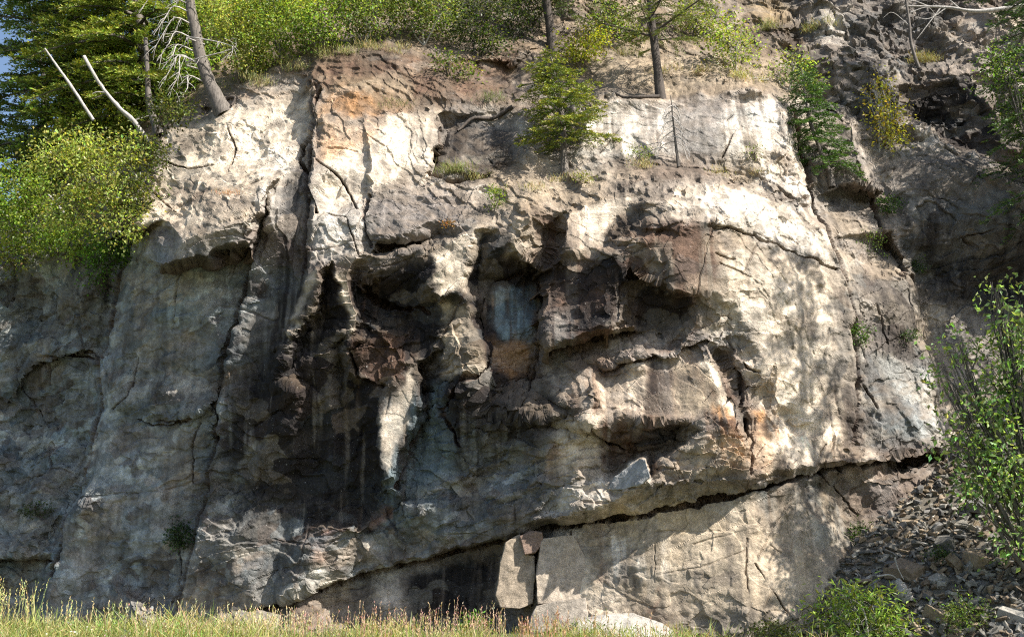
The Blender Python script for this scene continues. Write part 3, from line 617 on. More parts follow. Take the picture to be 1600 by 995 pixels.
#==REST==
# ------------------------------------------------------------------ plants: shared builders
rng = np.random.default_rng(11)
def leaf_mat(name, trans=0.35, rough=0.45):
    m, t, n, b = new_mat(name); L = t.links.new
    a = n.new('ShaderNodeAttribute'); a.attribute_name = 'tone'
    L(a.outputs['Color'], b.inputs['Base Color']); b.inputs['Roughness'].default_value = rough; b.inputs['Specular IOR Level'].default_value = .35
    tr = n.new('ShaderNodeBsdfTranslucent'); mx = n.new('ShaderNodeMixShader'); mx.inputs[0].default_value = trans
    g = n.new('ShaderNodeVectorMath'); g.operation = 'MULTIPLY'; g.inputs[1].default_value = (1.5, 1.5, .6); L(a.outputs['Color'], g.inputs[0]); L(g.outputs[0], tr.inputs[0])
    L(b.outputs[0], mx.inputs[1]); L(tr.outputs[0], mx.inputs[2]); L(mx.outputs[0], n['Material Output'].inputs[0]); return m
def bark_mat(name, c1, c2, scale=18):
    m, t, n, b = new_mat(name); L = t.links.new
    tc = n.new('ShaderNodeTexCoord'); mp = n.new('ShaderNodeMapping'); mp.inputs['Scale'].default_value = (1, 1, .25)
    no = n.new('ShaderNodeTexNoise'); no.inputs['Scale'].default_value = scale; no.inputs['Detail'].default_value = 7; no.inputs['Roughness'].default_value = .7
    cr = n.new('ShaderNodeValToRGB'); cr.color_ramp.elements[0].position = .35; cr.color_ramp.elements[1].position = .65
    cr.color_ramp.elements[0].color = (*c1, 1); cr.color_ramp.elements[1].color = (*c2, 1)
    L(tc.outputs['Object'], mp.inputs[0]); L(mp.outputs[0], no.inputs['Vector']); L(no.outputs['Fac'], cr.inputs[0]); L(cr.outputs[0], b.inputs['Base Color'])
    bp = n.new('ShaderNodeBump'); bp.inputs['Strength'].default_value = .8; bp.inputs['Distance'].default_value = .03
    L(no.outputs['Fac'], bp.inputs['Height']); L(bp.outputs[0], b.inputs['Normal']); b.inputs['Roughness'].default_value = .85; return m
LEAF = leaf_mat('leaf', .48, .4); NEEDLE = leaf_mat('needle', .15, .5); DRY = leaf_mat('dry_grass', .3, .7)
BARK = bark_mat('bark', (.07, .06, .05), (.20, .175, .15)); DEAD = bark_mat('dead_wood', (.26, .245, .22), (.52, .49, .45)); DARKBARK = bark_mat('dark_bark', (.035, .028, .022), (.10, .08, .065))
PALEBARK = bark_mat('pale_bark', (.25, .23, .2), (.55, .52, .47))

def unit(v): return v/(np.linalg.norm(v, axis=-1, keepdims=True)+1e-9)
class Soup:
    """collects quads with a colour per vertex"""
    def __init__(s): s.v = []; s.c = []; s.n = 0; s.f = []
    def leaves(s, P, D, ln, wd, col, fold=.25, jit=.25):
        """P base points, D directions (n,3), ln/wd lengths"""
        n = len(P); D = unit(D); r = unit(rng.normal(size=(n, 3))+np.array([0, 0, .9]))
        S = unit(np.cross(D, r)); U = np.cross(S, D)
        ln = np.broadcast_to(np.asarray(ln, float), (n,))[:, None]; wd = np.broadcast_to(np.asarray(wd, float), (n,))[:, None]
        q = np.stack([P, P+D*ln*.45+S*wd*.5+U*wd*fold, P+D*ln, P+D*ln*.45-S*wd*.5+U*wd*fold], 1)
        c = np.broadcast_to(np.asarray(col, float), (n, 3))*(1+jit*rng.normal(size=(n, 1)))*(1+.12*rng.normal(size=(n, 3)))
        s.v.append(q.reshape(-1, 3)); s.c.append(np.repeat(np.clip(c, .005, .8), 4, 0))
        s.f.append((np.arange(n*4)+s.n).reshape(-1, 4)); s.n += n*4
    def build(s, name, mat, parent=None):
        return mesh_obj(name, np.concatenate(s.v), np.concatenate(s.f), mat, parent, False, np.concatenate(s.c))
class Wood:
    def __init__(s): s.v = []; s.f = []; s.n = 0
    def tube(s, pts, rad, k=6, wob=0):
        pts = np.asarray(pts, float); m = len(pts); rad = np.interp(np.linspace(0, 1, m), np.linspace(0, 1, len(np.atleast_1d(rad))), np.atleast_1d(rad))
        T = unit(np.gradient(pts, axis=0)); A = unit(np.cross(T, np.array([.31, .9, .22]))); B = np.cross(T, A)
        an = np.linspace(0, 2*np.pi, k, endpoint=False)
        rr = rad[:, None]*(1+wob*rng.normal(size=(m, k)))
        ring = pts[:, None]+(A[:, None]*np.cos(an)[None, :, None]+B[:, None]*np.sin(an)[None, :, None])*rr[..., None]
        s.v.append(ring.reshape(-1, 3)); i = np.arange(m*k).reshape(m, k)+s.n
        j = np.roll(i, -1, 1); s.f.append(np.stack([i[:-1], j[:-1], j[1:], i[1:]], -1).reshape(-1, 4)); s.n += m*k
    def build(s, name, mat, parent=None): return mesh_obj(name, np.concatenate(s.v), np.concatenate(s.f), mat, parent, True)
def curve(pts, n=12):
    """smooth polyline through points (Catmull-Rom)"""
    P = np.asarray(pts, float)
    if len(P) == 2: return P[0]+(P[1]-P[0])*np.linspace(0, 1, n)[:, None]
    Q = np.concatenate([[2*P[0]-P[1]], P, [2*P[-1]-P[-2]]]); out = []
    per = max(2, n//(len(P)-1))
    for i in range(len(P)-1):
        t = np.linspace(0, 1, per, endpoint=False)[:, None]; a, b, c, d = Q[i:i+4]
        out.append(.5*((2*b)+(c-a)*t+(2*a-5*b+4*c-d)*t*t+(-a+3*b-3*c+d)*t**3))
    return np.concatenate(out+[P[-1:]])
GREEN = (.22, .30, .055); LIME = (.32, .36, .10); YEL = (.26, .22, .035); DEEP = (.04, .075, .022); OLIVE = (.09, .11, .03); FERN = (.06, .11, .03)

def broadleaf(name, label, cat, base, blobs, n, leaf=(.075, .045), col=GREEN, group=None, stem=BARK, r0=.04, hang=.2, nst=9, clump=.16, per=26, trans=None, sway=.25):
    """a bush or small tree: stems from the base to every blob, leaf clumps round the twigs. blobs: [(centre, radii)]"""
    base = np.asarray(base, float); root = empty(name, base, label, cat, group); W = Wood(); S = Soup()
    vol = np.array([np.prod(b[1]) for b in blobs])**.66; nb = np.maximum(1, (n*vol/vol.sum()).astype(int))
    for (c, r), k in zip(blobs, nb):
        c = np.asarray(c, float)-base; r = np.asarray(r, float)
        mid = c*.5+np.array([0, 0, .12*np.linalg.norm(c)])*rng.uniform(-.3, 1)+rng.normal(size=3)*.08
        W.tube(curve([np.zeros(3), mid, c], 10), [r0, r0*.35], 5)
        for _ in range(max(3, nst)):
            tip = c+unit(rng.normal(size=3)+np.array([0, 0, .3]))*r*rng.uniform(.6, 1.0)
            st = c*rng.uniform(.35, .95); W.tube(curve([st, (st+tip)/2+rng.normal(size=3)*.07+np.array([0, 0, .05]), tip], 6), [r0*.28, r0*.08], 4)
        nc = max(4, k//per); d = unit(rng.normal(size=(nc, 3))); q = rng.uniform(.25, 1, (nc, 1))**.5
        cc = c+d*q*r*(1+sway*rng.normal(size=(nc, 1)))
        tone = np.clip(1+.38*rng.normal(size=(nc, 1)), .35, 2)
        pp = np.repeat(cc, per, 0)+rng.normal(size=(nc*per, 3))*clump*np.array([1, 1, .6]); tn = np.repeat(tone, per, 0)
        D = unit(pp-c)*.7+rng.normal(size=pp.shape)*.7+np.array([0, 0, -hang])
        cl = np.asarray(col)*tn*np.array([1, 1, 1]); sz = rng.uniform(.6, 1.25, len(pp))
        S.leaves(pp, D, leaf[0]*sz, leaf[1]*sz, np.clip(cl, .01, .6))
    W.build('stem', stem, root); S.build('foliage', LEAF, root); return root

def conifer(name, label, base, top, rad, nbr=46, col=DEEP, tipcol=GREEN, group=None, bark=BARK, r0=.07, blade=(.075, .024), lo=.12, droop=.25, dens=1.0, shape=.8, bias=(0, 0, 0), gaps=.0, up=.15, cat='fir tree'):
    base = np.asarray(base, float); top = np.asarray(top, float)-base; root = empty(name, base, label, cat, group)
    H = np.linalg.norm(top); W = Wood(); B = Wood(); S = Soup(); side = np.array([.06, .03, 0])*H
    axis = curve([np.zeros(3), top*.5+side*rng.normal(), top], 16); W.tube(np.vstack([axis[0]-.12*axis[3]-np.array([0, 0, .25]), axis]), [r0*1.5, r0*1.05, r0*.95, r0*.85, r0*.75, r0*.6, r0*.45, r0*.3, r0*.15], 9, .06)
    az = rng.uniform(0, 6.28)
    for i in range(nbr):
        t = lo+(1-lo)*((i+.5)/nbr)**.95; az += 2.4+rng.normal()*.25
        if rng.uniform() < gaps: continue
        p0 = axis[0]*0+np.array([np.interp(t, np.linspace(0, 1, len(axis)), axis[:, j]) for j in range(3)])
        prof = (1-t)**shape*(min(1, (t-lo)/.12+.45)); Lb = rad*prof*rng.uniform(.7, 1.15)+.08*rad
        d = np.array([math.cos(az), math.sin(az), 0])+np.asarray(bias, float); d /= np.linalg.norm(d)
        sag = droop*(1-t*.8)
        m = 7; s = np.linspace(0, 1, m)[:, None]
        br = p0+d*Lb*s+np.array([0, 0, 1])*(up*Lb*s-sag*Lb*s*s*1.4+.10*Lb*np.maximum(0, s-.7))+rng.normal(size=3)*.03*Lb*s
        B.tube(br, [r0*.16*max(.5, Lb), r0*.05], 4)
        sd = np.cross(d, [0, 0, 1]); nt = max(5, int(Lb/(blade[0]*.75)*dens))
        u = rng.uniform(.12, 1, nt); sg = np.where(rng.uniform(size=nt) < .5, -1, 1)
        tb = np.stack([np.interp(u, s[:, 0], br[:, j]) for j in range(3)], -1)
        tl = (Lb*.42*(1-u)**.7*(u > .0)+blade[0]*1.3)*rng.uniform(.6, 1.2, nt)
        td = unit(d*.75+sd*sg[:, None]*(.85)+rng.normal(size=(nt, 3))*.15+np.array([0, 0, -.18]))
        td[u > .92] = d
        ns = np.maximum(2, (tl/(blade[0]*.42)).astype(int))
        idx = np.repeat(np.arange(nt), ns); v = np.concatenate([(np.arange(k)+.5)/k for k in ns])
        P = tb[idx]+td[idx]*(tl[idx]*v)[:, None]+np.array([0, 0, -.1])*(tl[idx]*v*v)[:, None]
        for q in (-1, 1):
            perp = unit(np.cross(td[idx], [0, 0, 1]))
            DD = td[idx]*.75+perp*q*.6+rng.normal(size=P.shape)*.28+np.array([0, 0, .15])
            mix = np.clip(v*.6+.4*u[idx]-.25+rng.normal(size=len(v))*.15, 0, 1)[:, None]
            S.leaves(P, DD, blade[0]*rng.uniform(.7, 1.2, len(P)), blade[1], np.asarray(col)*(1-mix)+np.asarray(tipcol)*mix, .1, .18)
    W.build('trunk', bark, root); B.build('branches', bark, root); S.build('foliage', NEEDLE, root); return root

def deadtree(name, label, pts, rad, twigs, group=None, mat=DEAD, tw=(.02, .004), cat='dead tree', wob=.06, part='branches'):
    pts = [np.asarray(p, float) for p in pts]; b = pts[0]; root = empty(name, b, label, cat, group)
    W = Wood(); W.tube(curve([p-b for p in pts], 26), rad, 12, wob); W.build('trunk', mat, root)
    if 0 < len(twigs) <= 4:
        for tp in twigs:
            T = Wood(); q = curve([np.asarray(p, float)-b for p in tp], 10); T.tube(q, tw, 5); T.build('branch', DEAD, root)
    elif twigs:
        T = Wood()
        for tp in twigs:
            q = curve([np.asarray(p, float)-b for p in tp], 10); T.tube(q, tw, 5)
            for _ in range(len(tp)*3):
                k = rng.integers(2, len(q)-1); L_ = np.linalg.norm(q[-1]-q[0])*rng.uniform(.12, .32)
                d = unit(unit(q[-1]-q[0])+rng.normal(size=3)*.6+np.array([0, 0, -.5]))
                T.tube(curve([q[k], q[k]+d*L_*.5+rng.normal(size=3)*.02, q[k]+d*L_+np.array([0, 0, -.15*L_])], 5), [tw[0]*.4, tw[1]*.6], 3)
        T.build(part, DEAD, root)
    return root
def tuft(S, p, n, h, spread, col, wd=.012, lean=.35, bend=.3):
    """grass blades added to a Soup: two segments each"""
    p = np.asarray(p, float); b = p+np.concatenate([rng.normal(size=(n, 2))*spread, np.zeros((n, 1))], 1)
    d = unit(np.concatenate([rng.normal(size=(n, 2))*lean, np.ones((n, 1))], 1)); L_ = h*rng.uniform(.45, 1.1, n)
    c = np.asarray(col)*(1+.2*rng.normal(size=(n, 1)))
    S.leaves(b, d, L_*.62, wd, c, .02, .1); d2 = unit(d+np.concatenate([rng.normal(size=(n, 2))*bend, -rng.uniform(0, bend, (n, 1))], 1))
    S.leaves(b+d*(L_*.45)[:, None], d2, L_*.6, wd*.8, c*1.1, .02, .1)

#==GROUND==
# ------------------------------------------------------------------ ground, scree
gm, gt, gn, gb = new_mat('meadow_soil')
gno = gn.new('ShaderNodeTexNoise'); gno.inputs['Scale'].default_value = 1.5; gno.inputs['Detail'].default_value = 8
gcr = gn.new('ShaderNodeValToRGB'); gcr.color_ramp.elements[0].color = (.04, .05, .02, 1); gcr.color_ramp.elements[1].color = (.11, .10, .05, 1)
gt.links.new(gno.outputs['Fac'], gcr.inputs[0]); gt.links.new(gcr.outputs[0], gb.inputs['Base Color']); gb.inputs['Roughness'].default_value = .95
def bank(x, y):
    """height of the ground: flat meadow, then a low bank at the foot of the cliff rising to the right"""
    h = .62*sstep(15, 20.0, y)+.12*vnoise(np.asarray(x)*.6, np.asarray(y)*.6, s=5)*sstep(12, 18, y)
    return h-.25*sstep(2, 7, x)*sstep(16, 19, y)
xs = np.concatenate([np.linspace(-400, -24, 12), np.linspace(-20, 20, 120), np.linspace(24, 400, 12)]); ys = np.concatenate([np.linspace(-300, 8, 12), np.linspace(9, 25, 60), np.array([30, 60, 400])])
GXX, GYY = np.meshgrid(xs, ys); Z = bank(GXX, GYY); idx = np.arange(GXX.size).reshape(GXX.shape)
tag(mesh_obj('ground', np.stack([GXX, GYY, Z], -1).reshape(-1, 3), np.stack([idx[:-1, :-1], idx[:-1, 1:], idx[1:, 1:], idx[1:, :-1]], -1).reshape(-1, 4), gm), kind='structure')
# plateau behind the left crest
pl = [on_cliff(x, y) for x, y in SKYCUT]
pv = np.array(pl+[p+np.array([(-60 if i == 0 else 0), 120, -2]) for i, p in enumerate(pl)]); k = len(pl)
tag(mesh_obj('plateau', pv, np.array([(i, i+1, k+i+1, k+i) for i in range(k-1)]), gm), kind='structure')

def scree_z(px, py): return None
SCR = [[(1215,1080,3.6),(1262,995,3.3),(1290,930,2.9),(1318,870,2.4),(1340,840,2.1),(1372,812,1.9),(1420,778,1.6),(1462,735,1.1),(1492,690,.6),(1530,640,.1),(1600,600,-.3),(1800,560,-.6),(2000,540,-.6)],
       [(1215,1080,3.7),(1300,1080,4.4),(1450,1080,5.4),(1600,1080,6.2),(1800,1080,6.8),(2000,1080,7)],
       [(1340,900,2.9),(1450,900,3.5),(1600,900,4.3),(1800,880,4.8),(2000,860,5)],[(1450,800,2.0),(1600,780,2.6),(1800,760,3),(2000,740,3)],[(1520,700,1.0),(1600,700,1.4),(2000,640,1.6)]]
def build_scree():
    gx = np.arange(1200, 2000, 6.0); gy = np.arange(540, 1080, 6.0); pts = []; od = []; ed = []
    for ln in SCR:
        b = len(pts)
        for p in ln: pts.append(Vector(p[:2])); od.append(p[2])
    vs, es, fs, ov, *_ = geometry.delaunay_2d_cdt(pts, [], [], 0, .01)
    V = np.array([(v.x, v.y) for v in vs]); O = np.array([np.mean([od[s] for s in q]) for q in ov])
    X, Y = np.meshgrid(gx, gy); out = np.full(X.shape, np.nan)
    for f in fs:
        a, b_, c = V[f[0]], V[f[1]], V[f[2]]; det = (b_[1]-c[1])*(a[0]-c[0])+(c[0]-b_[0])*(a[1]-c[1])
        if abs(det) < 1e-6: continue
        l0 = ((b_[1]-c[1])*(X-c[0])+(c[0]-b_[0])*(Y-c[1]))/det; l1 = ((c[1]-a[1])*(X-c[0])+(a[0]-c[0])*(Y-c[1]))/det; l2 = 1-l0-l1
        m = (l0 > -1e-4) & (l1 > -1e-4) & (l2 > -1e-4); out[m] = 25-1/(l0/(25-O[f[0]])+l1/(25-O[f[1]])+l2/(25-O[f[2]]))[m]
    # only right of / below the foot line
    L = SCR[0]; lx = [p[0] for p in L]; ly = [p[1] for p in L]
    out[Y < np.interp(X, lx, ly)] = np.nan
    P = at(X, Y, np.nan_to_num(out)); ok = ~np.isnan(out)
    P[..., 2] += .06*fbm(P[..., 0]*2, P[..., 1]*2, s=7, o=3)
    return X, Y, P, ok
sx, sy, SP, sok = build_scree(); idx = np.arange(sx.size).reshape(sx.shape)
q = sok[:-1, :-1] & sok[1:, 1:] & sok[1:, :-1] & sok[:-1, 1:]
sf = np.stack([idx[:-1, :-1], idx[1:, :-1], idx[1:, 1:], idx[:-1, 1:]], -1)[q]
n_ = fbm(SP[..., 0]*3, SP[..., 1]*3, s=3, o=3)[..., None]
scol = np.array([.13, .115, .09])*(1+.3*n_)
tag(mesh_obj('scree_slope', SP.reshape(-1, 3), sf, ROCKS, cols=scol.reshape(-1, 3)), kind='structure')
def scree_at(px, py):
    i = int(round((py-540)/6)); j = int(round((px-1200)/6)); i = min(max(i, 0), SP.shape[0]-1); j = min(max(j, 0), SP.shape[1]-1)
    while not sok[i, j] and i < SP.shape[0]-1: i += 1
    return SP[i, j]
def stone_verts(n=9, flat=.28, seed=0, elong=1.0):
    """an angular flake: convex hull of jittered points"""
    r = np.random.default_rng(seed); a = np.sort(r.uniform(0, 2*np.pi, n)); rad = r.uniform(.75, 1.1, n)
    t = np.stack([np.cos(a)*rad*elong, np.sin(a)*rad, flat*(1+.35*r.normal(size=n))], -1)
    b = np.stack([np.cos(a)*rad*elong*1.05+.08*r.normal(size=n), np.sin(a)*rad*1.05+.08*r.normal(size=n), -flat*(1+.3*r.normal(size=n))], -1)
    return np.concatenate([t, b])
def stone_faces(n):
    top = [tuple(range(n))]; bot = [tuple(range(2*n-1, n-1, -1))]
    return [np.array(top), np.array(bot), np.array([(i, n+i, n+(i+1) % n, (i+1) % n) for i in range(n)])]
def euler_m(ax, ay, az):
    ca, sa, cb, sb, cc, s_ = math.cos(ax), math.sin(ax), math.cos(ay), math.sin(ay), math.cos(az), math.sin(az)
    return np.array([[cc, -s_, 0], [s_, cc, 0], [0, 0, 1]])@np.array([[cb, 0, sb], [0, 1, 0], [-sb, 0, cb]])@np.array([[1, 0, 0], [0, ca, -sa], [0, sa, ca]])
SC = [(.20,.19,.165), (.27,.25,.21), (.16,.155,.145), (.30,.235,.16), (.22,.17,.12), (.33,.31,.27)]
# small stones: one mass nobody could count
V_, F4, F5, Cc, nn = [], [], [], [], 0
protos = [stone_verts(6, rng.uniform(.12, .35), k, rng.uniform(1, 1.8)) for k in range(24)]
cand = np.argwhere(sok)
slope_t = np.array([-.0, -1, 0])
for _ in range(9000):
    i, j = cand[rng.integers(len(cand))]; p = SP[i, j]+np.array([rng.uniform(-.05, .05), rng.uniform(-.05, .05), rng.uniform(0, .05)])
    if sx[i, j] > 1680: continue
    s = .035+.075*rng.uniform()**2.2; M = euler_m(R(38)+rng.normal()*.35, rng.normal()*.35, rng.uniform(0, 6.3))
    v = (protos[rng.integers(24)]*s)@M.T+p; V_.append(v)
    F5 += [list(range(nn, nn+6)), list(range(nn+11, nn+5, -1))]; F4 += [(nn+a, nn+6+a, nn+6+(a+1) % 6, nn+(a+1) % 6) for a in range(6)]
    Cc.append(np.tile(np.array(SC[rng.integers(6)])*rng.uniform(.6, 1.25), (12, 1))); nn += 12
tag(mesh_obj('scree', np.concatenate(V_), [np.array(F5), np.array(F4)], ROCKS, smooth=False, cols=np.concatenate(Cc)), kind='stuff')
def stone(name, label, p, size, rot, seed, flat=.3, elong=1.2, col=(.26, .23, .19), n=7, group=None, cat='stone', sub=True):
    v = (stone_verts(n, flat, seed, elong)*size)@euler_m(*rot).T
    o = mesh_obj(name, v, stone_faces(n), ROCKS, smooth=False, cols=np.tile(np.array(col), (2*n, 1)))
    o.location = [float(c) for c in p]
    b = o.modifiers.new('bevel', 'BEVEL'); b.width = size*.05; b.segments = 2
    return tag(o, label, cat, group)
# larger slabs, each its own
big = [('large brown slab lying on the scree slope under the leafy shrub', 1410, 892, .30), ('tan square block half sunk in the right side of the scree', 1525, 873, .26), ('flat grey stone in the middle of the scree slope', 1478, 852, .2),
       ('reddish block resting on the upper scree by the shrub', 1573, 866, .2), ('long slanting stone standing up near the bottom of the scree', 1462, 968, .22), ('light grey flake lying right of the weathered stump', 1462, 905, .15),
       ('pale wedge of rock at the lower right corner of the scree', 1578, 972, .28), ('narrow brown stone below the square tan block', 1492, 888, .17), ('dark boulder half hidden by leaves high on the scree', 1530, 798, .28)]
for k, (lb, px, py, s) in enumerate(big):
    p = scree_at(px, py)+np.array([0, -.05, .06]); stone('scree_boulder', lb, p, s, (R(25), rng.normal()*.3, rng.uniform(-.6, .6)), 100+k, .42, rng.uniform(1, 1.6), SC[[4, 3, 0, 4, 3, 5, 5, 4, 2][k]], 7, None, 'boulder')
for k in range(110):
    px = 1290+310*rng.uniform()**.8; py = rng.uniform(780, 1000)
    if py < np.interp(px, [p[0] for p in SCR[0]], [p[1] for p in SCR[0]])+12: continue
    p = scree_at(px, py)+np.array([0, -.02, .04]); e = rng.uniform(1, 1.7)
    stone('loose_stone', 'loose angular flake of rock lying on the scree slope at lower right', p, rng.uniform(.085, .15), (R(35)+rng.normal()*.4, rng.normal()*.4, rng.uniform(0, 6)), 300+k, rng.uniform(.14, .3), e, np.array(SC[rng.integers(6)])*rng.uniform(.8, 1.15), 6, 'loose flakes on the scree slope', 'stone')

# blocks split off the foot of the wall: outline traced, given depth
def block(name, label, poly, o_top, o_bot, thick, col, cat='boulder', gx=0):
    P = np.array(poly, float); y0, y1 = P[:, 1].min(), P[:, 1].max()
    of = o_top+(o_bot-o_top)*(P[:, 1]-y0)/(y1-y0)+.04*rng.normal(size=len(P))+gx*(P[:, 0]-P[:, 0].mean())
    f = at(P[:, 0], P[:, 1], of); b = f+np.array([0, thick, 0]); c = f.mean(0); n = len(P)
    o = mesh_obj(name, np.concatenate([f, b])-c, [np.array([tuple(range(n))[::-1]]), np.array([tuple(range(n, 2*n))]), np.array([(i, (i+1) % n, n+(i+1) % n, n+i) for i in range(n)])], ROCK, smooth=False, cols=np.tile(np.array(col), (2*n, 1)))
    o.location = [float(v) for v in c]; bv = o.modifiers.new('bevel', 'BEVEL'); bv.width = .012; bv.segments = 2
    sb = o.modifiers.new('cut', 'SUBSURF'); sb.subdivision_type = 'SIMPLE'; sb.levels = sb.render_levels = 5
    tx = bpy.data.textures.new('rough_'+name, 'VORONOI'); tx.noise_scale = .35
    dm = o.modifiers.new('rough', 'DISPLACE'); dm.texture = tx; dm.texture_coords = 'GLOBAL'; dm.strength = .05; dm.mid_level = .4
    tx2 = bpy.data.textures.new('grain_'+name, 'CLOUDS'); tx2.noise_scale = .12; dm = o.modifiers.new('grain', 'DISPLACE'); dm.texture = tx2; dm.texture_coords = 'GLOBAL'; dm.strength = .025
    return tag(o, label, cat)
block('wedged_block', 'small brown striped block wedged under the long overhanging ledge', [(813,838),(828,829),(846,832),(849,848),(836,862),(820,866)], 2.0, 2.05, .5, (.24, .17, .13))
block('split_block', 'large tan block split from the foot of the wall beside the dark stained rock', [(790,848),(812,835),(822,866),(834,869),(835,905),(832,942),(812,950),(782,948),(775,930),(782,880)], 1.9, 2.05, .7, (.34, .28, .21))
block('base_block', 'squat cracked tan block at the very foot of the wall', [(838,946),(880,938),(915,934),(918,966),(900,978),(830,990),(826,975)], 2.25, 2.35, .8, (.33, .29, .24))
block('cracked_boulder', 'tall cream slab with a crack standing between the split block and the stained wall', [(846,842),(870,838),(895,836),(910,862),(924,890),(925,934),(880,938),(840,944),(838,900)], 2.0, 2.15, .6, (.46, .39, .31))
block('fallen_boulder', 'pale fallen slab poking out of the grass at the bottom middle', [(892,992),(905,972),(940,962),(990,958),(1035,975),(1070,1000),(1000,1015),(900,1012)], 3.0, 3.6, 1.0, (.44, .41, .36))
block('grass_boulder', 'pale broken rock in the grass at the bottom left of middle', [(362,985),(372,962),(400,955),(430,962),(425,990),(395,1000)], 2.3, 2.5, .4, (.25, .22, .18))
block('perched_block', 'white faced block perched on the lip of the long ledge', [(950,764),(962,745),(985,728),(1000,716),(1008,718),(1016,745),(1003,755),(975,764)], 3.0, 3.15, .6, (.36, .36, .35), gx=.013)

#==TREES==
def C_(px, py, back=0.0, up=0.0):
    p = on_cliff(px, py).copy(); return p+np.array([0, back, up])
def B_(px, py, Y, rx, ry, rz=None):
    """leaf blob: centre at photo px at depth Y, radii in px -> metres"""
    s = Y/FPX*1.03; return (at(px, py, 25-Y), (rx*s, (rz or rx)*s*.8, ry*s))
# main fir in the middle
b = C_(882, 258); conifer('small_fir', 'bushy sunlit fir on the middle shelf of the cliff face', b, at(860, 84, 25-b[1]), 1.55, 62, (.10,.15,.025), (.42,.42,.06), None, BARK, .085, (.065,.024), .2, .34, 1.3, .5, (-.15, -.1, 0), .16, cat='fir tree')
b = C_(1296, 276, -.1); conifer('small_fir', 'dark green fir hanging over the gully at the upper right', b, at(1252, 106, 25-b[1]), .95, 50, (.05,.11,.025), (.15,.25,.05), None, BARK, .06, (.065,.024), .03, .6, 1.6, .4, (.25, -.2, 0))
b = C_(1032, 152, -.05); top = at(1020, -190, 25-b[1])
conifer('pine_tree', 'slim pine with dark leaning trunk on the rim above the pale slab', b, top, 2.0, 60, (.12,.15,.04), (.26,.30,.07), None, DARKBARK, .11, (.075,.022), .2, .05, .8, .4, (0, -.1, 0), .1, .35, cat='pine tree')
b = C_(864, 76); conifer('pine_tree', 'dark trunked pine rising behind the bushy fir', b, at(850, -260, 25-b[1]), 2.0, 50, (.06,.09,.03), (.15,.2,.05), None, DARKBARK, .13, (.08,.024), .16, .3, .8, .4, (-.1, 0, 0), .1, .2, cat='pine tree')
# left woods
b = C_(222, 212, 1.8); conifer('tall_fir', 'tall yellow green fir leaning over the crest left of the dead snag', b, at(170, -420, 25-b[1]), 3.1, 120, (.14,.20,.035), (.42,.45,.07), None, BARK, .16, (.12,.04), .05, .42, 1.9, .35, (-.5, .05, 0), 0, .12)
b = at(20, 420, -9); conifer('tall_fir', 'dark fir standing behind at the left edge against the sky', b, at(10, -120, -9), 2.8, 50, (.09,.16,.05), (.24,.34,.07), None, BARK, .16, (.14,.055), .05, .35, 1.4, .6, (0, 0, 0), .12)
b = at(110, 330, -6); conifer('tall_fir', 'shaded fir filling the wood behind the leaning dead poles', b, at(120, -300, -6), 2.8, 110, (.08,.13,.03), (.30,.38,.06), None, BARK, .16, (.14,.055), .03, .4, 1.5, .5, (0, 0, 0), 0)
for i, (px, py, Y, blobs, n, col, lb) in enumerate([
    (200, 372, 26.6, [(165,275,60,50),(195,335,40,48),(115,325,50,40),(85,250,40,35),(130,230,45,30),(205,240,22,28)], 7500, LIME, 'sunlit maple bush spilling over the crest below the leaning dead pole'),
    (90, 398, 28.0, [(60,340,62,50),(110,375,50,28),(20,300,50,50)], 6500, GREEN, 'leafy green bush on the left crest'),
    (20, 425, 29.0, [(15,385,45,38),(-40,360,50,60)], 3600, LIME, 'yellow green bush at the left edge above the shaded wall'),
    (232, 262, 27.4, [(222,235,30,36),(215,300,24,40),(262,170,30,28)], 2600, OLIVE, 'dark undergrowth tucked under the fir at the corner of the pale slab')]):
    b = C_(px, py, .1); broadleaf('maple_bush', lb, 'bush', b, [B_(x, y, b[1]-.9-.3*(k % 2), rx, ry) for k, (x, y, rx, ry) in enumerate(blobs)], n, (.085,.06), col, 'bushes along the left crest', r0=.04)
b = C_(196, 370, -.1); broadleaf('hanging_branch', 'bright leafy branch hanging down the shaded wall below the left bushes', 'branch', b, [B_(170, 398, b[1]-.4, 34, 22), B_(150, 425, b[1]-.4, 14, 18)], 1500, (.075,.05), (.10,.19,.03), r0=.03, hang=.5)
for i, (px, py, o, blobs, n, col, lb) in enumerate([
    (130, 300, -5, [(150,210,80,60),(140,100,60,60),(190,130,60,60),(100,260,70,50)], 11000, (.28,.33,.06), 'broad leafy tree filling the wood behind the leaning poles'),
    (300, 190, -4, [(290,120,50,60),(330,60,60,60),(280,20,50,50),(270,175,40,30)], 9000, (.18,.25,.055), 'shady broad leaved tree just behind the dead snag'),
    (430, 60, -5, [(400,0,80,55),(480,-10,80,50),(440,40,60,40)], 8500, (.34,.40,.08), 'tall lime green tree above the left rim'),
    (640, 40, -5, [(600,0,80,40),(700,0,70,45),(660,-40,90,40)], 7000, (.15,.21,.06), 'dim green tree above the dark soil bank')]):
    b = at(px, py, o); broadleaf('broadleaf_tree', lb, 'tree', b, [B_(x, y, b[1]+.5*(k%2), rx, ry) for k, (x, y, rx, ry) in enumerate(blobs)], n, (.11,.075), col, 'trees behind the rim', BARK, .07, .2, 9, .22, 20)
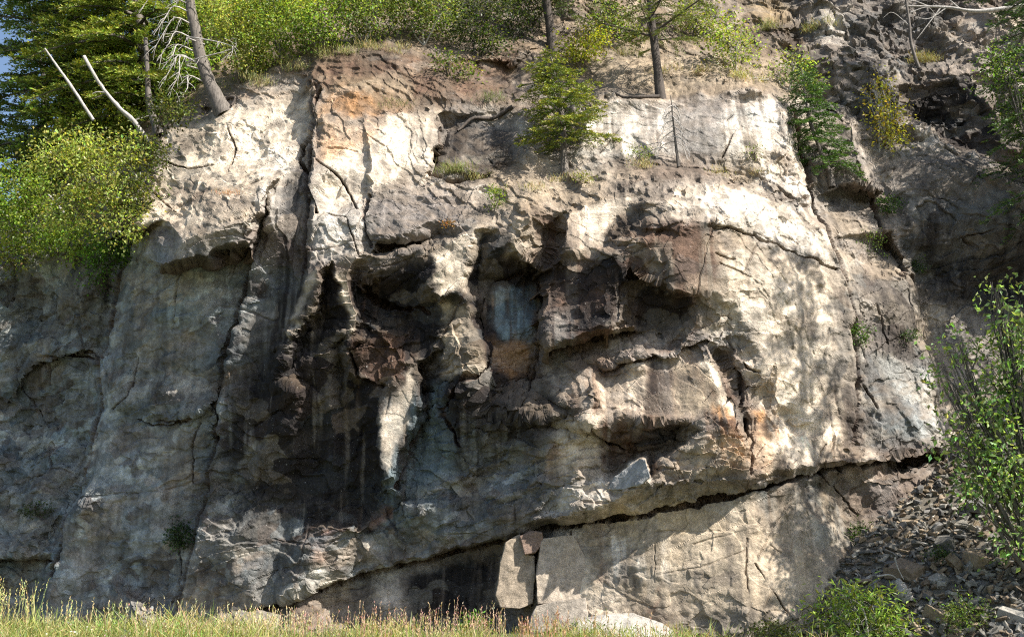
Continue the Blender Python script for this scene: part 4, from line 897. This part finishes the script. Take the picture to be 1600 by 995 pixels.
for i, (px, py, blobs, n, col, lb) in enumerate([
    (945, 60, [(950,30,34,26),(985,50,24,18)], 1300, (.17,.22,.05), 'leafy shrub on the bank between the two pines'),
    (1080, 60, [(1085,25,34,30),(1110,50,20,16)], 1200, (.20,.24,.06), 'shrub right of the slim pine near the top'),
    (700, 120, [(700,98,22,12),(730,112,18,10)], 500, (.13,.17,.04), 'low shrub rooted in the dark soil bank'),
    (372, 128, [(385,70,45,45),(360,20,50,45),(400,105,30,20)], 5200, LIME, 'leafy green bush right behind the dead snag'),
    (440, 105, [(440,50,48,42),(420,-5,50,30)], 4600, (.22,.29,.06), 'rounded lime green bush above the pale corner slab'),
    (500, 88, [(500,40,42,38),(540,-5,50,30)], 3600, GREEN, 'mid green bush with a bare white twig on the left rim'),
    (570, 76, [(575,30,45,32),(600,-10,50,30)], 3400, (.20,.25,.08), 'greyish green birch bush on the rim above the orange soil'),
    (662, 72, [(640,25,42,35),(690,20,45,35),(670,-20,60,20)], 4200, (.20,.25,.08), 'birch bush with pale forking stems over the dark soil bank'),
    (745, 90, [(735,45,38,32),(770,70,28,24),(760,5,45,30)], 2800, (.07,.095,.03), 'dark shrub on the soil bank left of the dark pine trunk'),
    (800, 60, [(810,30,32,30),(830,0,40,25)], 1800, (.06,.08,.025), 'dim shrub close behind the dark pine trunk'),
    (905, 100, [(905,78,36,24),(925,60,22,18)], 1300, (.38,.40,.05), 'bright yellow leaved bush behind the bushy fir'),
    (1148, 118, [(1150,75,42,34),(1135,45,30,25)], 1300, (.27,.32,.08), 'sparse yellow green bush on the rim right of the slim pine'),
    (1235, 130, [(1240,100,32,26),(1215,120,16,12),(1265,125,18,14)], 650, (.24,.30,.08), 'thin birch sprigs above the dark gully fir'),
    (1375, 240, [(1385,190,34,42),(1370,140,22,25),(1400,215,22,20)], 1100, (.40,.36,.06), 'yellowing shrub in the sunny gully at the upper right')]):
    b = C_(px, py, .05); broadleaf('rim_bush', lb, 'bush', b, [B_(x, y, b[1]+.15*(k % 2)-.2, rx, ry) for k, (x, y, rx, ry) in enumerate(blobs)], n, (.085,.055), col, 'bushes along the cliff rim', PALEBARK if i in (6, 7, 11, 12, 13) else BARK, .03, per=16 if n > 2000 else 9, nst=12)
# dead wood
b = C_(347, 168, .1, -.15); Y = 25-b[1]
deadtree('dead_snag', 'tall grey dead snag with drooping bare branches on its left side', [b, at(328,132,Y), at(314,90,Y), at(305,45,Y), at(297,0,Y), at(288,-150,Y)], [.26,.17,.15,.14,.13,.09],
    [[at(a[0], a[1], Y), at(a[0]-28, a[1]-12, Y+.3), at(a[2]+18, (a[1]+a[3])/2-10, Y+.45), at(a[2], a[3], Y+.5)] for a in [(300,22,240,55),(302,40,238,82),(303,62,246,95),(306,82,252,110),(308,98,248,140),(310,100,262,150),(300,-5,220,15),(298,8,262,10),(322,130,275,165),(320,70,345,95),(318,110,350,60),(296,-10,340,-20)]], None, BARK, (.026,.006))
b = C_(248, 212, -.1); Y = 25-b[1]
deadtree('grey_trunk', 'short weathered trunk on the crest just left of the snag', [b, at(238,180,Y), at(232,150,Y), at(228,60,Y)], [.14,.09,.08,.05], [], None, BARK)
deadtree('leaning_pole', 'bleached dead pole leaning left, the thicker and lower of two', [at(236,228,Y+.8), at(209,190,Y+.9), at(186,168,Y+.95), at(158,134,Y+1.0), at(131,88,Y+1.1)], [.07,.055,.04,.045], [[at(165,145,Y+1), at(152,144,Y+1), at(144,147,Y+1)], [at(205,190,Y+.9), at(235,180,Y+.9)]], None, DEAD, (.02,.008), 'dead tree', .13)
deadtree('leaning_pole', 'thin dead pole leaning left beside the thicker one, nearer the sky', [at(146,188,Y+.9), at(112,136,Y+1), at(90,105,Y+1), at(70,76,Y+1.1)], [.04,.04,.03,.02], [], None, DEAD)
deadtree('fallen_pole', 'short bleached pole lying low in the left bushes', [at(102,335,Y), at(88,318,Y), at(76,304,Y)], [.035,.025], [[at(80,320,Y), at(110,300,Y), at(145,306,Y)]], None, DEAD, (.02,.008))
b = C_(1432, 110, -.2); Y = 25-b[1]
deadtree('dead_sapling', 'thin grey dead sapling standing below the fallen log at the top right', [b, at(1424,70,Y), at(1420,30,Y), at(1412,-20,Y)], [.05,.03], [[at(1420,40,Y), at(1395,20,Y), at(1380,28,Y)], [at(1422,20,Y), at(1450,12,Y), at(1465,30,Y)]], None, BARK, (.015,.004))
b = C_(1590, 22, -.8); Y = 25-b[1]
deadtree('fallen_log', 'bleached fallen log with bare twigs lying across the top right slope', [b, at(1530,18,Y), at(1480,12,Y), at(1415,10,Y)], [.07,.06,.04,.02], [[at(1480,12,Y), at(1450,30,Y), at(1420,22,Y)], [at(1500,14,Y), at(1470,-8,Y), at(1440,-6,Y)], [at(1470,12,Y), at(1445,45,Y), at(1432,62,Y)], [at(1450,10,Y), at(1425,2,Y), at(1408,14,Y)]], None, DEAD, (.022,.005))
b = C_(1062, 258, -.05); Y = 25-b[1]
deadtree('dead_seedling', 'small dead grey conifer with drooping twigs in front of the pale slab', [b, at(1056,225,Y), at(1052,190,Y), at(1048,150,Y)], [.04,.03,.012], [[at(1050+k*.1, 165+8*k, Y), at(1050+sd*(8+1.2*k), 170+8*k+3*(k%3), Y+.1*(-1)**k), at(1050+sd*(14+2*k-5*(k%2)), 184+9*k, Y+.15*(-1)**k)] for k in range(9) for sd in ((-1, 1) if k % 2 else (1, -1))][:16], None, BARK, (.014,.006))
b = C_(1200, 125, -.1); Y = 25-b[1]
deadtree('dead_boughs', 'pile of bleached dead boughs on the rim above the pale slab', [b, at(1165,128,Y), at(1130,142,Y)], [.03,.012], [[at(1195-6*k, 122, Y), at(1165-4*k, 124+3*k, Y+.1), at(1128-3*k+6*(k%2), 140+2*k, Y+.1)] for k in range(7)], None, DEAD, (.014,.005))
b = C_(1418, 930, -.15, .05); Y = 25-scree_at(1418, 930)[1]+.2
deadtree('weathered_stump', 'splintered grey stump lying on the scree beside the low shrub', [at(1402,905,Y), at(1412,925,Y+.05), at(1420,940,Y+.1)], [.05,.12,.10], [[at(1398,870,Y), at(1402,885,Y), at(1412,905,Y)], [at(1370,900,Y), at(1392,898,Y), at(1408,910,Y)]], None, DEAD, (.02,.006), 'stump', .25)
# exposed roots under the slim pine and on the crest
for (lb, pl_) in (('gnarled dark root running left along the rim from the slim pine', [(1030,155),(1000,160),(975,158),(955,150)]), ('thick root draped over the edge of the dark hollow left of the bushy fir', [(800,172),(770,182),(740,186),(722,200),(715,205)]), ('knotted root at the foot of the dead snag', [(340,160),(356,150),(366,152),(362,165)])):
    Ws = Wood(); pts = np.array([C_(x, y, -.08) for x, y in pl_]); b = pts[0].copy(); Ws.tube(curve(pts-b, 16), [.055, .045, .02], 7, .15)
    o = Ws.build('tree_root', DARKBARK); o.location = [float(v) for v in b]; tag(o, lb, 'root')
# right side: hanging fir, leafy shrubs
b = at(1640, 420, .3); conifer('tall_fir', 'dark fir reaching in from the right edge above the scree', b, at(1618, -260, .3), 2.0, 80, (.05,.10,.03), (.13,.21,.05), None, BARK, .14, (.085,.028), .12, .55, 1.1, .25, (-.2, -.1, 0), .05)
b = at(1640, 330, .8); broadleaf('right_birch', 'birch leaves hanging in at the upper right edge', 'birch tree', b, [B_(1575, 130, 24.2, 38, 34), B_(1560, 95, 24.2, 28, 25), B_(1620, 180, 24.4, 45, 60)], 2600, (.085,.05), (.10,.16,.04), None, BARK, .05, .4, per=9)
b = scree_at(1640, 930); Yb = b[1]
broadleaf('leafy_shrub', 'big leafy shrub arching in from the right over the scree', 'bush', b, [B_(1575,500,Yb,30,45), B_(1555,450,Yb,14,18), B_(1590,580,Yb,55,50), B_(1540,640,Yb+.2,50,40), B_(1585,720,Yb,70,60), B_(1530,760,Yb+.2,45,32), B_(1500,690,Yb+.2,35,22), B_(1500,540,Yb+.4,28,22), B_(1590,830,Yb,45,38), B_(1480,590,Yb+.4,20,25), B_(1650,560,Yb,80,110), B_(1650,750,Yb,70,90)], 5800, (.13,.065), (.22,.32,.12), None, BARK, .06, .45, 14, .2, 8)
b = scree_at(1345, 990)+np.array([0, -.5, -.1]); Yb = b[1]
broadleaf('willow_shrub', 'light green narrow leaved shrub at the bottom of the scree', 'bush', b, [B_(1330,935,Yb,38,28), B_(1370,950,Yb,34,28), B_(1300,955,Yb,28,24), B_(1350,985,Yb,65,20), B_(1395,980,Yb,28,20)], 1700, (.14,.04), (.22,.30,.07), None, PALEBARK, .02, .1, 10, .14, 8)
# small plants
for nm, lb, px, py, rx, ry, n, col, ls in (
    ('seedling_bush', 'small bright green bush on the ledge below and left of the bushy fir', 774, 310, 14, 17, 330, (.17,.24,.03), .06),
    ('fern_clump', 'round dark fern clump in a crack low on the shaded wall', 280, 838, 21, 20, 900, (.045,.08,.03), .07),
    ('ledge_plant', 'low olive plant growing on the left boulder ledge', 62, 800, 30, 10, 520, (.055,.08,.03), .06),
    ('vine_plant', 'thin climbing plant on the shaded buttress right of the main bulge', 1338, 528, 20, 22, 420, (.07,.13,.03), .06),
    ('crack_plant', 'wispy leafy plant in the crack above the climbing plant', 1362, 380, 28, 20, 330, (.08,.13,.03), .055),
    ('gully_plant', 'green plant below the hanging dark fir', 1392, 318, 20, 16, 420, (.07,.13,.03), .07),
    ('corner_plant', 'small plant in the dark corner at the right of the buttress', 1440, 410, 18, 12, 260, (.055,.10,.03), .06),
    ('wall_plant', 'little plant low in the corner of the shaded buttress', 1418, 525, 14, 9, 200, (.06,.11,.03), .05),
    ('scree_plant', 'light green weeds at the bottom right of the scree', 1505, 965, 38, 24, 1100, (.14,.20,.05), .05),
    ('scree_weed', 'green weed in the middle of the scree slope', 1465, 866, 16, 10, 380, (.07,.12,.03), .05),
    ('foot_weed', 'leafy weeds where the wall meets the top of the scree', 1345, 848, 18, 26, 600, (.07,.12,.035), .06),
    ('slab_seedling', 'tiny seedling in the crack of the pale rim slab', 1180, 235, 11, 14, 90, (.17,.22,.04), .05),
    ('shelf_plant', 'low yellow green plant on the shelf just right of the fir trunk', 916, 274, 17, 10, 260, (.19,.21,.05), .05),
    ('shelf_plant', 'feathery yellow green plant against the foot of the pale slab', 1000, 240, 24, 12, 360, (.17,.21,.05), .05),
    ('meadow_weed', 'broad leaved green weed in the grass below the dark stained wall', 742, 978, 17, 18, 420, (.10,.19,.03), .08),
    ('bank_weed', 'tangle of mixed weeds at the foot of the sunlit wall', 1210, 985, 45, 14, 900, (.12,.14,.045), .06),
    ('red_plant', 'small reddish plant on the lip above the dark fins', 702, 352, 9, 6, 110, (.30,.16,.05), .05)):
    b = C_(px, py+ry*.7, -.02) if nm not in ('scree_plant','scree_weed','meadow_weed','bank_weed') else (scree_at(px, py+ry*.6) if 'scree' in nm else at(px, py+14, 4.2))
    s = b[1]/FPX; broadleaf(nm, lb, 'plant', b, [(b+np.array([0, -.12, ry*.8*s]), (rx*s, rx*s*.7, ry*s))], n, (ls, ls*.55), col, None, BARK, .012, .1, 8, .07, 8)
# dry grass tufts on ledges and rim
G = Soup()
for px, py, n, h, sp, col in [(705,268,160,.35,.45,(.16,.17,.06)),(740,275,90,.25,.3,(.2,.18,.08)),(360,308,70,.14,.28,(.35,.22,.13)),(1000,262,80,.2,.5,(.3,.26,.13)),(880,275,60,.18,.4,(.3,.26,.13)),(1120,262,50,.15,.4,(.3,.26,.13)),
    (400,130,140,.3,.5,(.28,.26,.12)),(450,105,140,.3,.5,(.26,.25,.10)),(520,88,160,.3,.6,(.25,.24,.10)),(590,82,140,.3,.6,(.25,.22,.10)),(1060,120,150,.25,.9,(.3,.25,.12)),(1160,130,120,.25,.5,(.3,.27,.1)),(1200,45,120,.3,.4,(.2,.2,.08)),(1275,45,90,.35,.3,(.25,.23,.08)),(1445,90,160,.35,.35,(.2,.18,.06)),
    (620,160,60,.2,.4,(.15,.15,.06)),(760,160,90,.25,.4,(.12,.14,.05)),(1190,262,40,.14,.3,(.3,.26,.13)),(830,300,60,.2,.5,(.3,.26,.13)),(960,80,120,.3,.8,(.22,.2,.1))]:
    for _ in range(5):
        x = px+rng.normal()*sp*28; tuft(G, C_(x, py+rng.normal()*3), n//2, h, .13, np.array(col)*1.2, .013)
tag(G.build('ledge_grass', DRY), kind='stuff')

#==GRASS==
# ------------------------------------------------------------------ meadow grass along the foot of the cliff
G = Soup()
N = 32000
x = rng.uniform(-13, 7.5, N); y = rng.uniform(15.5, 20.6, N); dens = vnoise(x*.9, y*.9, s=91)+.6*vnoise(x*.3, y*.3, s=92)
keep = (dens > -.75) & (x < 4.0+rng.uniform(-1, 1.5, N)); x = x[keep]; y = y[keep]; dens = dens[keep]
hh = (.26+.2*dens+.25*sstep(.1, .9, vnoise(x*1.7, y*1.7, s=95))+.16*sstep(-2, -9, x))*rng.uniform(.5, 1.3, len(x))
b = np.stack([x, y, bank(x, y)], -1); n = len(x)
pal = np.array([(.20,.24,.06),(.30,.30,.11),(.42,.36,.19),(.15,.22,.05),(.38,.34,.13)]); c = pal[rng.integers(0, 5, n)]*(1+.15*dens[:, None])
d = unit(np.stack([rng.normal(size=n)*.25, rng.normal(size=n)*.25, np.ones(n)], -1))
G.leaves(b, d, hh*.65, .014, c, .02, .1); d2 = unit(d+np.stack([rng.normal(size=n)*.5, rng.normal(size=n)*.5, -rng.uniform(0, .6, n)], -1)); G.leaves(b+d*(hh*.5)[:, None], d2, hh*.6, .011, c*1.1, .02, .1)
# broad leaves mixed in
k = rng.choice(n, 9000); pp = b[k]+np.stack([rng.normal(size=9000)*.05, rng.normal(size=9000)*.05, rng.uniform(.02, .3, 9000)], -1)
G.leaves(pp, rng.normal(size=(9000, 3))+np.array([0, 0, .4]), .05, .022, np.array([.15, .22, .05]), .1, .3)
# seed stalks: straw, green and reddish
for (x0, x1, m, h, col) in [(-9.5,-8.3,60,.95,(.40,.38,.16)),(-8,-6.5,40,.65,(.45,.42,.22)),(-6.4,-4.2,70,.7,(.45,.38,.24)),(-4.6,-3.6,90,.62,(.50,.42,.26)),(-3.7,-.4,110,.62,(.40,.28,.20)),(-2.6,-2.0,25,.75,(.42,.30,.22)),(-1.4,-.1,45,.8,(.40,.28,.20)),(-3.7,0,110,.5,(.42,.37,.2)),(.1,.9,70,.55,(.42,.27,.18)),(1,3,50,.4,(.4,.3,.18)),(-7,-5,60,.5,(.22,.30,.08))]:
    x = rng.uniform(x0, x1, m); y = rng.uniform(18.3, 20.4, m); hs = h*rng.uniform(.6, 1.15, m); b2 = np.stack([x, y, bank(x, y)], -1)
    d = unit(np.stack([rng.normal(size=m)*.10, rng.normal(size=m)*.1, np.ones(m)], -1)); G.leaves(b2, d, hs, .011, col, .02, .12)
    for q in range(9):
        u = .68+.36*q/9; G.leaves(b2+d*(hs*u)[:, None], d+rng.normal(size=(m, 3))*.35, .05, .018, np.array(col)*1.15, .1, .15)
# white flower heads at the left
m = 260; x = rng.normal(size=m)*.8-7.0; x[:60] = rng.uniform(-10, -4, 60); y = rng.uniform(17, 19.5, m); z = bank(x, y)+rng.uniform(.15, .38, m)
G.leaves(np.stack([x, y, z], -1), rng.normal(size=(m, 3))*.6+np.array([0, 0, .6]), .035, .035, (.62, .60, .52), .1, .1)
tag(G.build('meadow_grass', DRY), kind='stuff')
# trees to the right of the view: their crowns break up the sun on the right flank
for lb, bx, by, bz, h, r in (('tall fir at the right of the scree throwing dappled shade on the wall', 13.0, 18.6, 1.2, 16, 1.9), ('second tall fir behind the shrub at the far right', 15.8, 22.6, 3.0, 11.0, 2.0), ('slender fir on the bank at the far right', 12.6, 15.4, .6, 11.5, 1.9)):
    conifer('shade_fir', lb, (bx, by, bz), (bx+.3, by, bz+h), r, 60, (.03,.06,.02), (.08,.12,.03), 'firs at the right of the scree', BARK, .2, (.2,.07), .4, .35, .55, .5, (0, 0, 0), .12)
